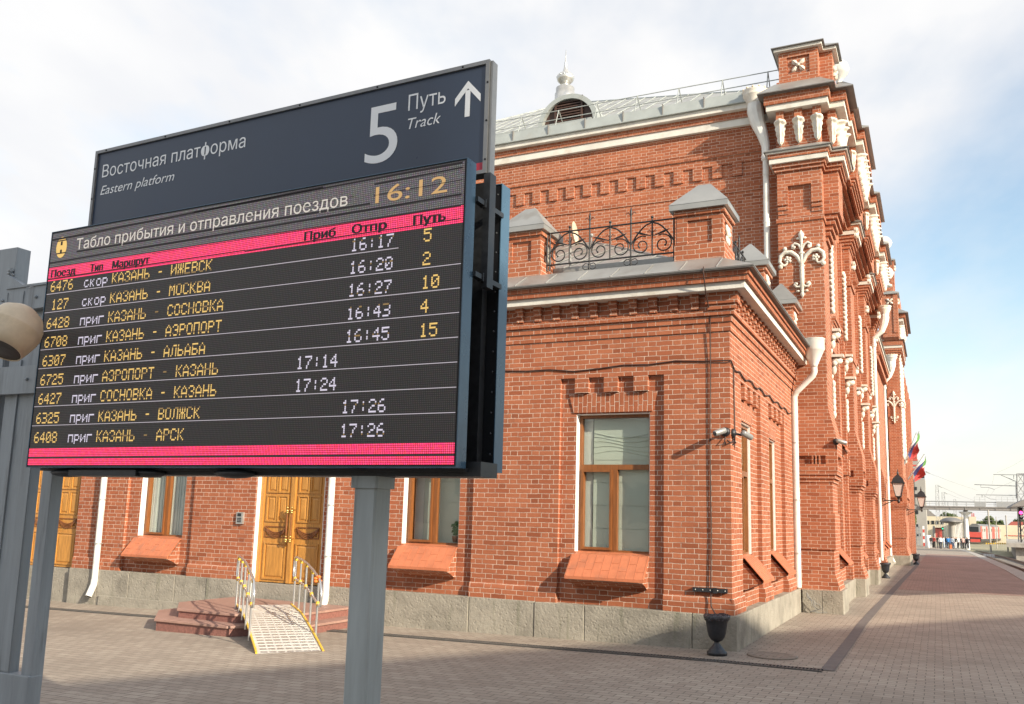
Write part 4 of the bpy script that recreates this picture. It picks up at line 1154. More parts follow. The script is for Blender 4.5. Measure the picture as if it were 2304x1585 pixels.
def pier_lower(mb, x0, x1, Y0, Y1, k=1.0):
    """battered lower half of a pier: x1 is the outer face of its upper shaft"""
    e = x1
    mb.frust(x0, e + .16, Y0 - .06, Y1, .46, x0, e + .05, Y0 - .01, Y1, .84)
    mb.box(x0, e + .05, Y0 - .01, Y1, .84, 1.30); mb.box(x0, e + .085, Y0 - .04, Y1, 1.30, 2.06); mb.box(x0, e + .05, Y0 - .01, Y1, 2.06, 2.70)
    mb.box(x0, e + .075, Y0 - .03, Y1, 2.70, 2.78); mb.box(x0, e + .12, Y0 - .06, Y1, 2.78, 2.86); mb.box(x0, e + .16, Y0 - .09, Y1, 2.86, 2.94)
    mb.box(x0, e + .17, Y0 - .10, Y1, 2.94, 3.08); mb.box(x0, e + .17, Y0 - .10, Y1, 3.26, 3.62); mb.box(x0, e + .10, Y0 - .03, Y1, 3.08, 3.26)
    n = max(3, int((x1 - x0) / .13))
    mb.box(x0, x0 + .15, Y0 - .10, Y0 - .03, 3.08, 3.26)
    for q in range(3): mb.box(e - .02 + q * .07 - .32, e + .012 + q * .07 - .32, Y0 - .10, Y0 - .03, 3.08, 3.26)
    mb.box(e - .06, e + .17, Y0 - .10, Y0 + .08, 3.08, 3.26); mb.box(e + .10, e + .17, Y1 - .2, Y1, 3.08, 3.26)
    mb.frust(x0, e + .17, Y0 - .10, Y1, 3.62, x0, e, Y0, Y1, 4.30)

def ring(mb, p, z0, z1, x0, x1, Y0, Y1, m=0, mode=0): mb.box(x0 - (p if x0 > -2.97 and x0 < -2.9 else 0), x1 + p, Y0 - p, Y1 + p, z0, z1, m, mode)

# corner pier with turret
A = (-2.96, -2.0, 19.85, 20.9); B = (-2.0, -1.68, 20.20, 21.15)
pb = MB()
pier_lower(pb, A[0] + .14, A[1], A[2], A[3])
pb.box(A[0], A[1], A[2], A[3], 4.30, 8.50); pb.box(A[0] + .0, A[0] + .14, A[2] + .0, A[3], .46, 4.30)
pb.box(A[0] - .03, A[1] + .03, A[2] - .03, A[3], 8.50, 8.60)
pb.box(A[0], A[1], A[2] + .08, A[3], 8.60, 9.36)
for x0, x1 in ((A[0], A[0] + .23), (A[1] - .23, A[1])):
    for k, z in enumerate((8.72, 8.82, 8.92)): pb.box(x0, x1, A[2] + .06 - .03 * k, A[2] + .08, z, z + .10)
    pb.box(x0, x1, A[2], A[2] + .08, 9.02, 9.36)
pb.box(A[0], A[1], A[2], A[3], 9.36, 9.70)
for k in range(6): pb.box(B[0] - .1, B[0] + .05 + k * .055, B[2] + .20 - k * .04, B[3], 8.15 + k * .115, 8.15 + (k + 1) * .115)
pb.box(B[0] - .1, B[1], B[2], B[3], 8.84, 9.70)
def tier(mb, p, z0, z1, m=0, mode=0):
    mb.box(A[0] - p, A[1] + p, A[2] - p, A[3], z0, z1, m, mode)
    mb.box(A[1] + p, B[1] + p, B[2] - p, B[3] + p, z0, z1, m, mode)
tier(pb, .05, 9.70, 9.78); tier(pb, .09, 9.78, 9.87); tier(pb, .17, 9.985, 10.085, 0, 2)
tier(pb, .0, 10.1, 11.13); tier(pb, .23, 11.27, 11.50, 0, 2)
for x in (-2.86, -2.46, -2.06): pb.box(x - .085, x + .085, A[2] - .10, A[2], 10.86, 11.13)
pb.box(-1.86, -1.69, B[2] - .10, B[2], 10.86, 11.13)
TU = (-2.88, -2.02, 19.93, 20.85); TV = (-2.02, -1.74, 20.22, 20.80)
pb.box(TU[0], TU[1], TU[2], TU[3], 11.6, 12.62); pb.box(TU[1], TV[1], TV[2], TV[3], 11.6, 12.62)
for q in ((-2.88, -2.70), (-2.20, -2.02)): pb.box(q[0], q[1], TU[2] - .04, TU[2], 11.6, 12.62)
pb.box(-2.70, -2.20, TU[2] - .04, TU[2], 11.6, 12.05); pb.box(-2.70, -2.20, TU[2] - .04, TU[2], 12.48, 12.62)
pb.box(TU[0] - .05, TU[1] + .05, TU[2] - .09, TU[3], 11.6, 11.88); pb.box(TU[1] + .05, TV[1] + .05, TV[2] - .05, TV[3] + .05, 11.6, 11.88)
pier1 = pb.build('pier', ['brick'], ST)
mb = MB(); tier(mb, .15, 9.87, 9.985); tier(mb, .19, 11.13, 11.27); tier(mb, .215, 10.085, 10.125)
mb.box(TU[0] - .10, TU[1] + .10, TU[2] - .14, TU[3], 12.62, 12.69); mb.box(TU[1] + .10, TV[1] + .10, TV[2] - .10, TV[3] + .10, 12.62, 12.69)
mb.parts('band', ['stucco'], pier1, bevel=.006)
mb = MB()
def eave(x0, x1, y0, y1, z, h, ins):
    mb.box(x0, x1, y0, y1, z, z + .022, 1)
    mb.frust(x0, x1, y0, y1, z + .022, x0 + ins, x1 - ins, y0 + ins, y1, z + h)
eave(A[0] - .36, A[1] + .36, A[2] - .36, A[3] + .2, 11.50, .34, .34); eave(B[0] + .1, B[1] + .40, B[2] - .36, B[3] + .36, 11.505, .32, .38)
eave(A[0] - .25, A[1] + .25, A[2] - .25, A[3] + .1, 10.125, .17, .24); eave(B[0], B[1] + .25, B[2] - .25, B[3] + .25, 10.13, .15, .24)
mb.box(TU[0] - .15, TU[1] + .15, TU[2] - .19, TU[3] + .1, 12.69, 12.71, 1); mb.frust(TU[0] - .15, TU[1] + .15, TU[2] - .19, TU[3] + .1, 12.71, -2.6, -2.3, 20.35, 20.5, 12.98)
mb.box(TU[1] + .1, TV[1] + .16, TV[2] - .15, TV[3] + .15, 12.691, 12.712, 1); mb.frust(TU[1] - .1, TV[1] + .16, TV[2] - .15, TV[3] + .15, 12.712, -2.3, -2.0, 20.4, 20.5, 12.95)
mb.build('cap', ['sheet', 'sheet_dark'], pier1)
cartouche((-2.46, 19.85, 7.48), .98).build('ornament', ['plaster'], pier1)
mb = MB()
for x in (-2.86, -2.46, -2.06): acanthus(mb, (x, A[2] - .02, 10.64), .26, .56, (0, -1, 0)); mb.mark()
acanthus(mb, (-1.775, B[2] - .02, 10.64), .24, .56, (0, -1, 0)); mb.mark()
for y in (20.3, 20.68, 21.06): acanthus(mb, (B[1] + .02, y, 10.64), .26, .56, (1, 0, 0)); mb.mark()
mb.parts('leaf_bracket', ['plaster'], pier1)
mb = MB(); star(mb, (-2.45, TU[2] - .0, 12.265), .17, (0, -1, 0)); mb.mark(); star(mb, (TV[1] + .02, 20.5, 12.2), .15, (1, 0, 0)); mb.mark()
mb.parts('star_ornament', ['plaster'], pier1)
mb = MB(); mb.box(-2.60, -1.79 - .42, 19.77, 21.0, -.6, .47); mb.box(-1.79 - .416, -1.79, 19.77, 21.0, -.6, .472); mb.build('pier_plinth', ['stone'], pier1, bevel=.014)

# the three piers of the long front
for Y0 in (25.2, 30.8, 36.0):
    pb = MB(); x0, x1, Y1 = XF - .1, -1.87, Y0 + 1.05
    pier_lower(pb, x0, x1, Y0, Y1); pb.box(x0, x1, Y0, Y1, 4.30, 9.5); pb.box(x0, x1 + .03, Y0 - .03, Y1, 6.2, 6.36)
    pb.box(x0, x1 + .04, Y0 - .04, Y1, 8.3, 8.42)
    for k in range(4): pb.box(x0, x1 + .03 + .05 * k, Y0 - .03 - .03 * k, Y1, 9.36 + .09 * k, 9.45 + .09 * k)
    pb.box(x0, x1 + .27, Y0 - .17, Y1 + .1, 9.84, 9.97, 0, 2)
    for k in range(5): pb.box(x0, x1 + .13, Y0 + .12 + k * .17, Y0 + .2 + k * .17, 8.6 - .08 * abs(k - 2), 8.75)
    p = pb.build('pier', ['brick'], ST)
    mb = MB(); mb.box(x0, x1 + .24, Y0 - .15, Y1 + .1, 9.72, 9.84); mb.box(x0, x1 + .32, Y0 - .20, Y1 + .14, 9.97, 10.03); mb.parts('band', ['stucco'], p, bevel=.006)
    mb = MB(); mb.box(x0, x1 + .36, Y0 - .24, Y1 + .18, 10.03, 10.055, 1); mb.frust(x0, x1 + .36, Y0 - .24, Y1 + .18, 10.055, x0, x1 - .05, Y0 + .2, Y1 - .2, 10.30); mb.build('cap', ['sheet', 'sheet_dark'], p)
    mb = MB(); mb.box(x0 - .3, -1.72, Y0 - .10, Y1 + .1, -.6, .462); mb.build('pier_plinth', ['stone'], p, bevel=.014)
# plaster ornament running down the long front: leaf strips, consoles, leaf brackets under the frieze
for i, y in enumerate((21.2, 24.55, 26.55, 30.05, 32.15, 35.45)):
    mb = MB(); rr = random.Random(i)
    z = 8.45
    while z > 6.75:
        mb.blob((XF + .12, y, z), (.07, .10 + .03 * math.sin(z * 7), .11), 7); mb.blob((XF + .15, y - .08, z - .05), (.05, .06, .06), 6); mb.blob((XF + .15, y + .08, z - .05), (.05, .06, .06), 6); z -= .13
    for z, d in ((6.05, .20), (5.45, .26)):
        mb.box(XF + .02, XF + .10 + d, y - .13, y + .13, z + .16, z + .22); mb.blob((XF + .08 + d * .5, y, z + .08), (.13, .10, .09), 8); mb.blob((XF + .08 + d * .3, y - .07, z + .02), (.07, .05, .07), 7); mb.blob((XF + .08 + d * .3, y + .07, z + .02), (.07, .05, .07), 7); mb.blob((XF + .08 + d * .2, y, z - .12), (.07, .07, .12), 8); mb.blob((XF + .09, y, z - .27), (.04, .05, .07), 6)
    z = 5.0
    while z > 4.2: mb.blob((XF + .12, y, z), (.05, .09, .10), 6); z -= .14
    mb.build('ornament', ['plaster'], ST)
mb = MB()
for a, c in BAYS:
    y = a + .15
    while y < c: acanthus(mb, (-1.39, y, 10.72), .24, .50, (1, 0, 0)); mb.mark(); y += .42
    for x in (-1.52,): acanthus(mb, (x, a - .05, 10.72), .2, .5, (0, -1, 0)); mb.mark()
mb.parts('leaf_bracket', ['plaster'], ST); mb = MB()
for a, c in BAYS: star(mb, (-1.58, (a + c) / 2, 9.3), .14, (1, 0, 0)); mb.mark()
for y in (25.5, 31.0, 36.2): star(mb, (-1.82, y + .2, 9.0), .13, (1, 0, 0)); mb.mark()
mb.parts('star_ornament', ['plaster'], ST)

# distant risalit with its own turrets
pb = MB(); Y0 = 47.8
pier_lower(pb, -2.15, -1.42, Y0, 52.5); pb.box(-1.98, -1.40, Y0, 52.5, 4.3, 11.0)
for k in range(4): pb.box(-1.98 - .04 * k, -1.36 + .05 * k, Y0 - .04 - .04 * k, 52.5, 10.3 + .1 * k, 10.4 + .1 * k)
pb.box(-2.2, -1.17, Y0 - .2, 52.5, 10.85, 11.1, 0, 2)
pb.box(-2.0, -1.34, Y0, 52.5, 11.1, 12.05); pb.box(-2.1, -1.0, Y0 - .28, 52.5, 12.22, 12.42, 0, 2)
pb.box(-2.2, -1.55, Y0 + .6, 52, 12.4, 14.3); pb.box(-2.2, -1.30, 50.3, 53, 12.4, 14.0)
p4 = pb.build('pier', ['brick'], ST)
mb = MB(); mb.box(-2.12, -1.10, Y0 - .22, 52.5, 12.05, 12.22); mb.box(-2.1, -1.2, Y0 - .16, 52.5, 10.72, 10.85); mb.parts('band', ['stucco'], p4)
mb = MB(); mb.box(-2.3, -.86, Y0 - .42, 52.8, 12.42, 12.46, 1); mb.frust(-2.3, -.86, Y0 - .42, 52.8, 12.46, -2.0, -1.45, Y0 + .1, 52.3, 12.85); mb.box(-2.3, -1.08, Y0 - .26, 52.6, 11.1, 11.14, 1)
mb.build('cap', ['sheet', 'sheet_dark'], p4)
cartouche((-1.69, Y0, 7.7), 1.05).build('ornament', ['plaster'], p4)
mb = MB()
for x in (-1.9, -1.66, -1.46): acanthus(mb, (x, Y0 - .07, 11.62), .22, .66, (0, -1, 0)); mb.mark()
for k in range(9): acanthus(mb, (-1.28, Y0 + .3 + k * .45, 11.62), .26, .66, (1, 0, 0)); mb.mark()
mb.parts('leaf_bracket', ['plaster'], p4); mb = MB()
for k in range(5): 
    z = 10.4
    while z > 5.2: mb.blob((-1.36, Y0 + .4 + k * 1.0, z), (.07, .12, .14), 6); z -= .22
    mb.mark()
mb.parts('leaf_strip', ['plaster'], p4)
mb = MB(); mb.box(-2.4, -1.70, Y0 - .08, 52.5, -.8, .46); mb.box(-1.695, -1.22, Y0 - .08, 52.5, -.8, .462); mb.build('pier_plinth', ['stone'], p4, bevel=.014)

# pedestals with white urns along the roof line
def pedestal(pxl, pxr, pyb, pyt, Y, ball, ballr):
    a, c = at(pxl, pyb, Y), at(pxr, pyt, Y); x0, x1 = a.x, c.x; zb, zt = a.z, c.z
    pb = MB(); pb.box(x0, x1, Y, Y + .9, zb - 1.4, zt - .12)
    for q in ((x0, x0 + .2), (x1 - .2, x1)): pb.box(q[0], q[1], Y - .04, Y, zb - 1.2, zt - .12)
    p = pb.build('pedestal', ['brick'], ST)
    k = MB(); k.box(x0 - .09, x1 + .09, Y - .11, Y + 1.0, zt - .12, zt - .06); k.frust(x0 - .09, x1 + .09, Y - .11, Y + 1.0, zt - .06, x0 + .2, x1 - .2, Y + .3, Y + .6, zt + .12); k.build('cap', ['sheet'], p)
    o = MB(); star(o, ((x0 + x1) / 2, Y - .03, (zb + zt) / 2 - .05), .17, (0, -1, 0)); o.mark(); star(o, (x1 + .02, Y + .45, (zb + zt) / 2), .15, (1, 0, 0)); o.mark(); o.parts('star_ornament', ['plaster'], p)
    u = MB(); r = ballr; h = zt + .1; cx = (x0 + x1) / 2
    bz = at(ball[0], ball[1], Y + .45)
    u.lathe((bz.x, Y + .45, bz.z), [(r * .75, -r * 2.0), (r * .7, -r * 1.85), (r * .3, -r * 1.6), (r * .26, -r * 1.25), (r * .4, -r * 1.0), (r * .85, -r * .5), (r * 1.04, -r * .02), (r * 1.06, r * .02), (r * .98, r * .1), (r * .85, r * .5), (r * .5, r * .9), (r * .1, r * 1.12)], 18)
    u.build('urn_finial', ['urnwhite'], p)
pedestal(1985, 2018, 697, 656, 46.2, (1995, 616), .33)
pedestal(1978, 2010, 620, 582, 50.5, (1991, 548), .36)
u = MB(); bz = at(1887, 158, 23.0); r = .26
u.lathe((bz.x, 23.0, bz.z), [(r * .8, -r * 3.4), (r * .75, -r * 1.85), (r * .3, -r * 1.6), (r * .26, -r * 1.25), (r * .4, -r * 1.0), (r * .85, -r * .5), (r * 1.04, -r * .02), (r * .98, r * .1), (r * .85, r * .5), (r * .5, r * .9), (r * .1, r * 1.12)], 18)
u.box(bz.x - .3, bz.x + .3, 22.7, 23.3, 11.3, bz.z - r * 3.2)
u.build('urn_finial', ['urnwhite'], ST)

# rainwater pipes of the long front
h2 = at(2006, 812, 47.2); d2 = horn((h2.x, 47.2, h2.z), zbot=.55, side=(-1, 0, 0), off=.38, s=.98)
mb = MB(); b_ = at(2005, 1245, 47.2); mb.tube([(h2.x - .37, 47.2, .6), (h2.x - .37, 47.2, .42), (h2.x - .2, 46.95, .12)], .075, 12); mb.build('spout', ['whitepaint'], d2)
h3 = at(1990, 706, 35.6); horn((h3.x, 35.6, h3.z), zbot=.6, side=(-1, 0, 0), off=.47, s=.85)
mb = MB(); mb.tube([(-1.96, 35.6, .7), (-1.96, 35.6, .5), (-1.80, 35.4, .25)], .07, 12); mb.build('spout', ['whitepaint'], ST)

cctv((-1.86, 19.77, 3.55), (.10, -.10, .0), (.85, .25, -.25), 'bullet camera on the corner of the tall brick pier beside the annex')
mb = MB(); rr = random.Random(9)
for k in range(5):
    mb.tube([(-2.5 + rr.uniform(-.04, .04), 19.72, .40)] + [(-2.5 + t * .1 * rr.uniform(.4, 1.1), 19.70 - t * .01, .36 - .07 * t + rr.uniform(-.06, .06)) for t in range(5)] + [(-2.45, 19.70, .03)], .006, 5)
tag(mb.build('loose_wires', ['cable_grey']), 'tangle of loose grey wires under the funnel downpipe at the inner corner', 'wires')

# wall lanterns
def lantern(P, L, label):
    x, y, z = P
    o = thing('wall_lantern', label, 'wall lamp', P, 'black wall lanterns on brackets')
    mb = MB(); mb.box(x, x + .03, y - .03, y + .03, z - .36, z + .06); mb.tube([(x, y, z), (x + L, y, z)], .022, 8); mb.tube([(x, y, z - .30), (x + .25, y, z - .26), (x + L * .55, y, z - .12), (x + L * .8, y, z - .01)], .016, 6)
    mb.tube([(x + .22 + .15 * (1 - q / 20) * math.cos(q * .5), y, z - .15 + .12 * (1 - q / 20) * math.sin(q * .5)) for q in range(18)], .012, 5)
    mb.lathe((x + L, y, z - .10), [(.01, 0), (.05, .04), (.05, .10), (.03, .13), (.03, .16), (.06, .20), (.10, .27)], 10); mb.build('bracket', ['iron'], o)
    zb = z + .17; c = (x + L, y)
    mb = MB()
    mb.frust(c[0] - .09, c[0] + .09, c[1] - .09, c[1] + .09, zb, c[0] - .19, c[0] + .19, c[1] - .19, c[1] + .19, zb + .47); mb.build('lamp_glass', ['lampglass'], o)
    mb = MB()
    for a in (-1, 1):
        for b2 in (-1, 1): mb.tube([(c[0] + a * .095, c[1] + b2 * .095, zb - .01), (c[0] + a * .195, c[1] + b2 * .195, zb + .48)], .013, 5)
    mb.box(c[0] - .105, c[0] + .105, c[1] - .105, c[1] + .105, zb - .03, zb); mb.box(c[0] - .24, c[0] + .24, c[1] - .24, c[1] + .24, zb + .47, zb + .50)
    mb.frust(c[0] - .22, c[0] + .22, c[1] - .22, c[1] + .22, zb + .50, c[0] - .16, c[0] + .16, c[1] - .16, c[1] + .16, zb + .66); mb.frust(c[0] - .16, c[0] + .16, c[1] - .16, c[1] + .16, zb + .66, c[0] - .05, c[0] + .05, c[1] - .05, c[1] + .05, zb + .78)
    mb.lathe((c[0], c[1], zb + .77), [(.05, 0), (.03, .05), (.045, .09), (.02, .13), (.008, .24)], 8); mb.build('lamp_roof', ['iron'], o)
q = at(2022, 1127, 36.3); lantern((q.x - .95, 36.3, q.z), .95, 'nearer black wall lantern, its bracket crossing the white downpipe')
q = at(2074, 1148, 49.5); lantern((q.x - .9, 49.5, q.z), .9, 'farther black wall lantern, standing out against the footbridge')
# flags on the risalit
def flag(P0, P1, bands, w, sway, label):
    P0, P1 = Vector(P0), Vector(P1)
    o = thing('flag', label, 'flag', P0, 'flags on slanting poles')
    mb = MB(); mb.tube([P0, P1], .02, 6); mb.build('pole', ['greypost'], o)
    d = (P1 - P0).normalized(); n = 10; k = 9
    mb = MB(); V = []
    for i in range(n + 1):
        for j in range(k + 1):
            s = i / n; t = j / k
            b0 = P1 - d * (.05 + w * s)
            V.append(b0 + Vector((-.10 * t + .16 * t * sway + .05 * math.sin(t * 7 + s * 3), .18 * math.sin(t * 6 + s * 4) * t, -.95 * t * (1 - .35 * s))))
    for i in range(n):
        for j in range(k):
            m_ = next(q for q, (a, c) in enumerate(bands) if j / k >= a - 1e-6 and j / k < c - 1e-6)
            mb.add([V[i * (k + 1) + j], V[i * (k + 1) + j + 1], V[(i + 1) * (k + 1) + j + 1], V[(i + 1) * (k + 1) + j]], [(0, 1, 2, 3)], m_, 0, True)
    return o, mb
RU = [(0, 1 / 3), (1 / 3, 2 / 3), (2 / 3, 1.01)]; TA = [(0, 4 / 9), (4 / 9, 5 / 9), (5 / 9, 1.01)]
a, c = at(2032, 1048, 50), at(2062, 974, 50)
o, mb = flag(a, c, RU, .95, .3, 'white, blue and red flag, left of the upper pair on the brick front'); mb.build('cloth', ['white', 'flagblue', 'flagred'], o)
a, c = at(2034, 1048, 50.3), at(2068, 971, 50.3)
o, mb = flag(a, c, TA, .95, .45, 'green, white and red flag, right of the upper pair on the brick front'); mb.build('cloth', ['flaggreen', 'white', 'flagred'], o)
a, c = at(2042, 1079, 54), at(2080, 1022, 54)
o, mb = flag(a, c, RU, .95, .2, 'white, blue and red flag, left of the lower pair above the far lantern'); mb.build('cloth', ['white', 'flagblue', 'flagred'], o)
a, c = at(2043, 1080, 54.3), at(2083, 1028, 54.3)
o, mb = flag(a, c, TA, .95, .4, 'green, white and red flag, right of the lower pair above the far lantern'); mb.build('cloth', ['flaggreen', 'white', 'flagred'], o)
# ------------------------------------------------------------------ departure board with direction sign
SO = Vector((-4.855, 3.511, 2.012)); Sd = Vector((.99976, -.0218, 0)); Sn = Vector((-.0218, -.99976, 0))
TS = lambda p: SO + Sd * p.x - Sn * p.y + Vector((0, 0, p.z))
SW, SH = 2.94, 1.441
BD = thing('departure_board', 'big LED departure board under a navy platform sign, on a square grey post', 'departure board', (SO.x + 2.365, SO.y + .16, -.04))
# post and cross beam
mb = MB(TS); c, w = 2.365, .066
b_ = []
def octa(w, ch=.010): return [(c - w + ch, .19 - w), (c + w - ch, .19 - w), (c + w, .19 - w + ch), (c + w, .19 + w - ch), (c + w - ch, .19 + w), (c - w + ch, .19 + w), (c - w, .19 + w - ch), (c - w, .19 - w + ch)]
mb.prism(octa(w), 'z', -2.06, -.04); mb.prism(octa(w + .014), 'z', -.095, -.038)
mb.build('post', ['greypost'], BD)
mb = MB(TS); mb.box(.15, 3.005, .115, .275, -.038, .03); mb.box(.0, 2.94, .09, .35, -.018, .0); mb.box(.35, .9, .02, .2, -.05, -.018); 
for u in (.25, .9, 1.55): mb.blob((u, .10, -.03), (.14, .07, .026), 10)
mb.build('cross_beam', ['blackmetal'], BD)
# sign panel
def place_text(txt, u0, u1, vb, cap, y, matn, parent, name, shear=0.0, bold=0.0):
    me = text_mesh(txt, shear)
    if bold:                                                # thicken the strokes: the outline repeated a little to each side
        V = [v.co.copy() for v in me.vertices]; F = [tuple(p.vertices) for p in me.polygons]; me = bpy.data.meshes.new(name); e = bold / (u1 - u0) * max(v.x for v in V)
        me.from_pydata([v + Vector((dx, 0, -.0002 * k)) for k, dx in enumerate((-e, 0, e))  for v in V], [], [tuple(i + k * len(V) for i in f) for k in range(3) for f in F])
    xs = [v.co.x for v in me.vertices]; lo, hi = min(xs), max(xs); H = .73
    off = Vector(parent['_o'])
    for v in me.vertices:
        p = Vector((u0 + (v.co.x - lo) / (hi - lo) * (u1 - u0), y - .001 + v.co.z, vb + v.co.y / H * cap)); v.co = TS(p) - off
    me.materials.append(MT[matn]); me.name = name
    o = bpy.data.objects.new(name, me); col.objects.link(o); o.parent = parent; o['_o'] = list(off)
    return o
y0 = .165
mm('frame_grey', (.22, .225, .23), .4, metal=.3, var=.15, vscale=6)
mb = MB(TS); mb.box(.12, 2.932, y0 + .012, y0 + .06, 1.448, 2.0); SP = mb.build('sign_panel', ['navy'], BD)
mb = MB(TS); mb.box(.10, 2.952, y0, y0 + .07, 2.0, 2.02); mb.box(.10, .12, y0, y0 + .07, 1.43, 2.0); mb.box(2.932, 2.952, y0, y0 + .07, 1.43, 2.0); mb.box(.12, 2.932, y0, y0 + .07, 1.43, 1.448)
mb.box(2.954, 2.966, y0 + .012, y0 + .06, 1.43, 2.015)
for k in range(6): mb.blob((.2 + k * .52, y0, 2.01), .006, 6, 1)
for v in (1.5, 1.7, 1.9): mb.blob((2.945, y0, v), .006, 6, 1); mb.blob((.11, y0, v), .006, 6, 1)
mb.build('frame', ['frame_grey', 'black'], SP)
mb = MB(TS); mb.box(.12, 2.932, y0 + .009, y0 + .013, 1.449, 1.490); mb.build('red_stripe', ['redfilm'], SP)
yt = y0 + .011
place_text('Восточная платформа', .172, 1.367, 1.836, .084, yt, 'lettering', SP, 'lettering')
place_text('Eastern platform', .172, .817, 1.720, .062, yt, 'lettering', SP, 'lettering', .25)
place_text('Путь', 2.476, 2.70, 1.843, .088, yt, 'lettering', SP, 'lettering')
place_text('Track', 2.478, 2.676, 1.741, .062, yt, 'lettering', SP, 'lettering', .25)
place_text('5', 2.215, 2.418, 1.592, .335, yt, 'lettering', SP, 'track_number')
mb = MB(TS); q = 2.829
for pts in ([(q - .014, 1.745), (q + .014, 1.745), (q + .014, 1.885), (q - .014, 1.885)], [(q, 1.935), (q - .073, 1.852), (q - .073, 1.812), (q, 1.895)], [(q, 1.935), (q, 1.895), (q + .073, 1.812), (q + .073, 1.852)]): mb.prism(pts, 'y', yt - .0012, yt)
mb.build('arrow', ['lettering'], SP)
# uprights carrying the sign
mb = MB(TS)
for u in (2.94, .10): mb.box(u, u + .035, y0 + .005, y0 + .065, .86, 1.43)
mb.parts('upright', ['blackmetal'], BD)
mb = MB(TS)
for u in (2.93, .11):
    for v in (1.27, .905): mb.box(u, u + .03, .085, .35, v - .012, v + .012); mb.box(u + .005, u + .035, .15, .16, v - .02, v + .02)
mb.parts('bracket', ['blackmetal'], BD)
# screens, front and rear
def screen(ya, yb):
    mb = MB(TS); mb.box(0, SW, ya + .004, yb, 0, SH)
    o = mb.build('display', ['black'], BD)
    f = MB(TS)
    f.box(SW, SW + .004, ya, yb, -.004, SH + .004); f.box(-.004, 0, ya, yb, -.004, SH + .004); f.box(0, SW, ya, yb, SH, SH + .004); f.box(0, SW, ya, yb, -.004, 0)
    f.build('casing', ['bluepaint'], o); return o
LED = screen(0, .085); RE = screen(.355, .445)
mb = MB(TS); mb.box(2.86, 2.90, .10, .16, .05, 1.3); mb.box(2.80, 2.88, .30, .35, .0, SH); mb.box(.05, .1, .1, .34, .05, 1.3)
for k in range(14): mb.blob((2.93, .335, .08 + k * .1), .006, 6)
mb.parts('inner_rail', ['blackmetal'], BD)
# LED faces (UV in metres on the board)
MT['led_off'] = led_mat('led_off', (.060, .052, .048), (.30, .26, .25), .05)
MT['led_head'] = led_mat('led_header', (.10, .09, .09), (.62, .55, .58), .20)
MT['led_red'] = led_mat('led_red', (.12, .02, .03), (1.0, .05, .16), 1.3)
MT['led_yellow'] = mat('led_yellow', (.2, .15, .05), .6, emit=(1.0, .64, .19), estr=.54)
MT['led_dim'] = mat('led_dim', (.1, .08, .04), .6, emit=(1.0, .60, .22), estr=.16)
MT['led_white'] = mat('led_white', (.2, .2, .2), .6, emit=(.90, .82, 1.0), estr=.46)
MT['led_headtext'] = mat('led_header_text', (.2, .2, .2), .6, emit=(1.0, .90, .78), estr=.40)
MT['led_clock'] = mat('led_clock', (.2, .15, .05), .6, emit=(1.0, .58, .24), estr=.36)
MT['led_line'] = mat('led_line', (.2, .2, .2), .6, emit=(.85, .75, .85), estr=.36)
MT['led_dark'] = mat('led_dark', (.022, .014, .016), .6)
mb = MB(TS); e = .010
mb.box(e, SW - e, .001, .006, e, SH - e); mb.build('led_mask', ['led_off'], LED)
mb = MB(TS); mb.box(e, SW - e, -.0005, .002, 1.218, SH - e); mb.build('header_band', ['led_head'], LED)
mb = MB(TS); mb.box(e, SW - e, -.0005, .002, 1.130, 1.213); mb.box(e, SW - e, -.0005, .002, .058, .108); mb.box(e, SW - e, -.0005, .002, e, .048); mb.build('red_band', ['led_red'], LED)
mb = MB(TS)
def streak(u0, v0, u1, v1, h): mb.prism([(u0, v0), (u1, v1), (u1, v1 + h), (u0, v0 + h)], 'y', -.0032, -.0028)
for u0, v0, u1, v1, h in ((.012, 1.384, 2.1, 1.416, .012), (1.2, 1.405, 2.92, 1.418, .010), (.25, 1.286, 2.40, 1.290, .009), (.012, 1.240, 2.92, 1.262, .010), (2.42, 1.386, 2.92, 1.394, .008), (.25, 1.338, 2.3, 1.344, .0022), (2.42, 1.33, 2.92, 1.336, .004), (.012, 1.138, 1.6, 1.143, .006), (.9, 1.204, 2.92, 1.209, .004), (1.6, 1.138, 2.92, 1.145, .006)): streak(u0, v0, u1, v1, h)
o = mb.build('dark_scan_lines', ['led_dark'], LED)
mb = MB(TS)
BASE = [1.060 - k * .1150 for k in range(9)]
for k in range(8): mb.box(.012, SW - .012 - (.35 if k == 0 else 0), -.001, .001, BASE[k] - .0140, BASE[k] - .0110)
mb.build('row_line', ['led_line'], LED)
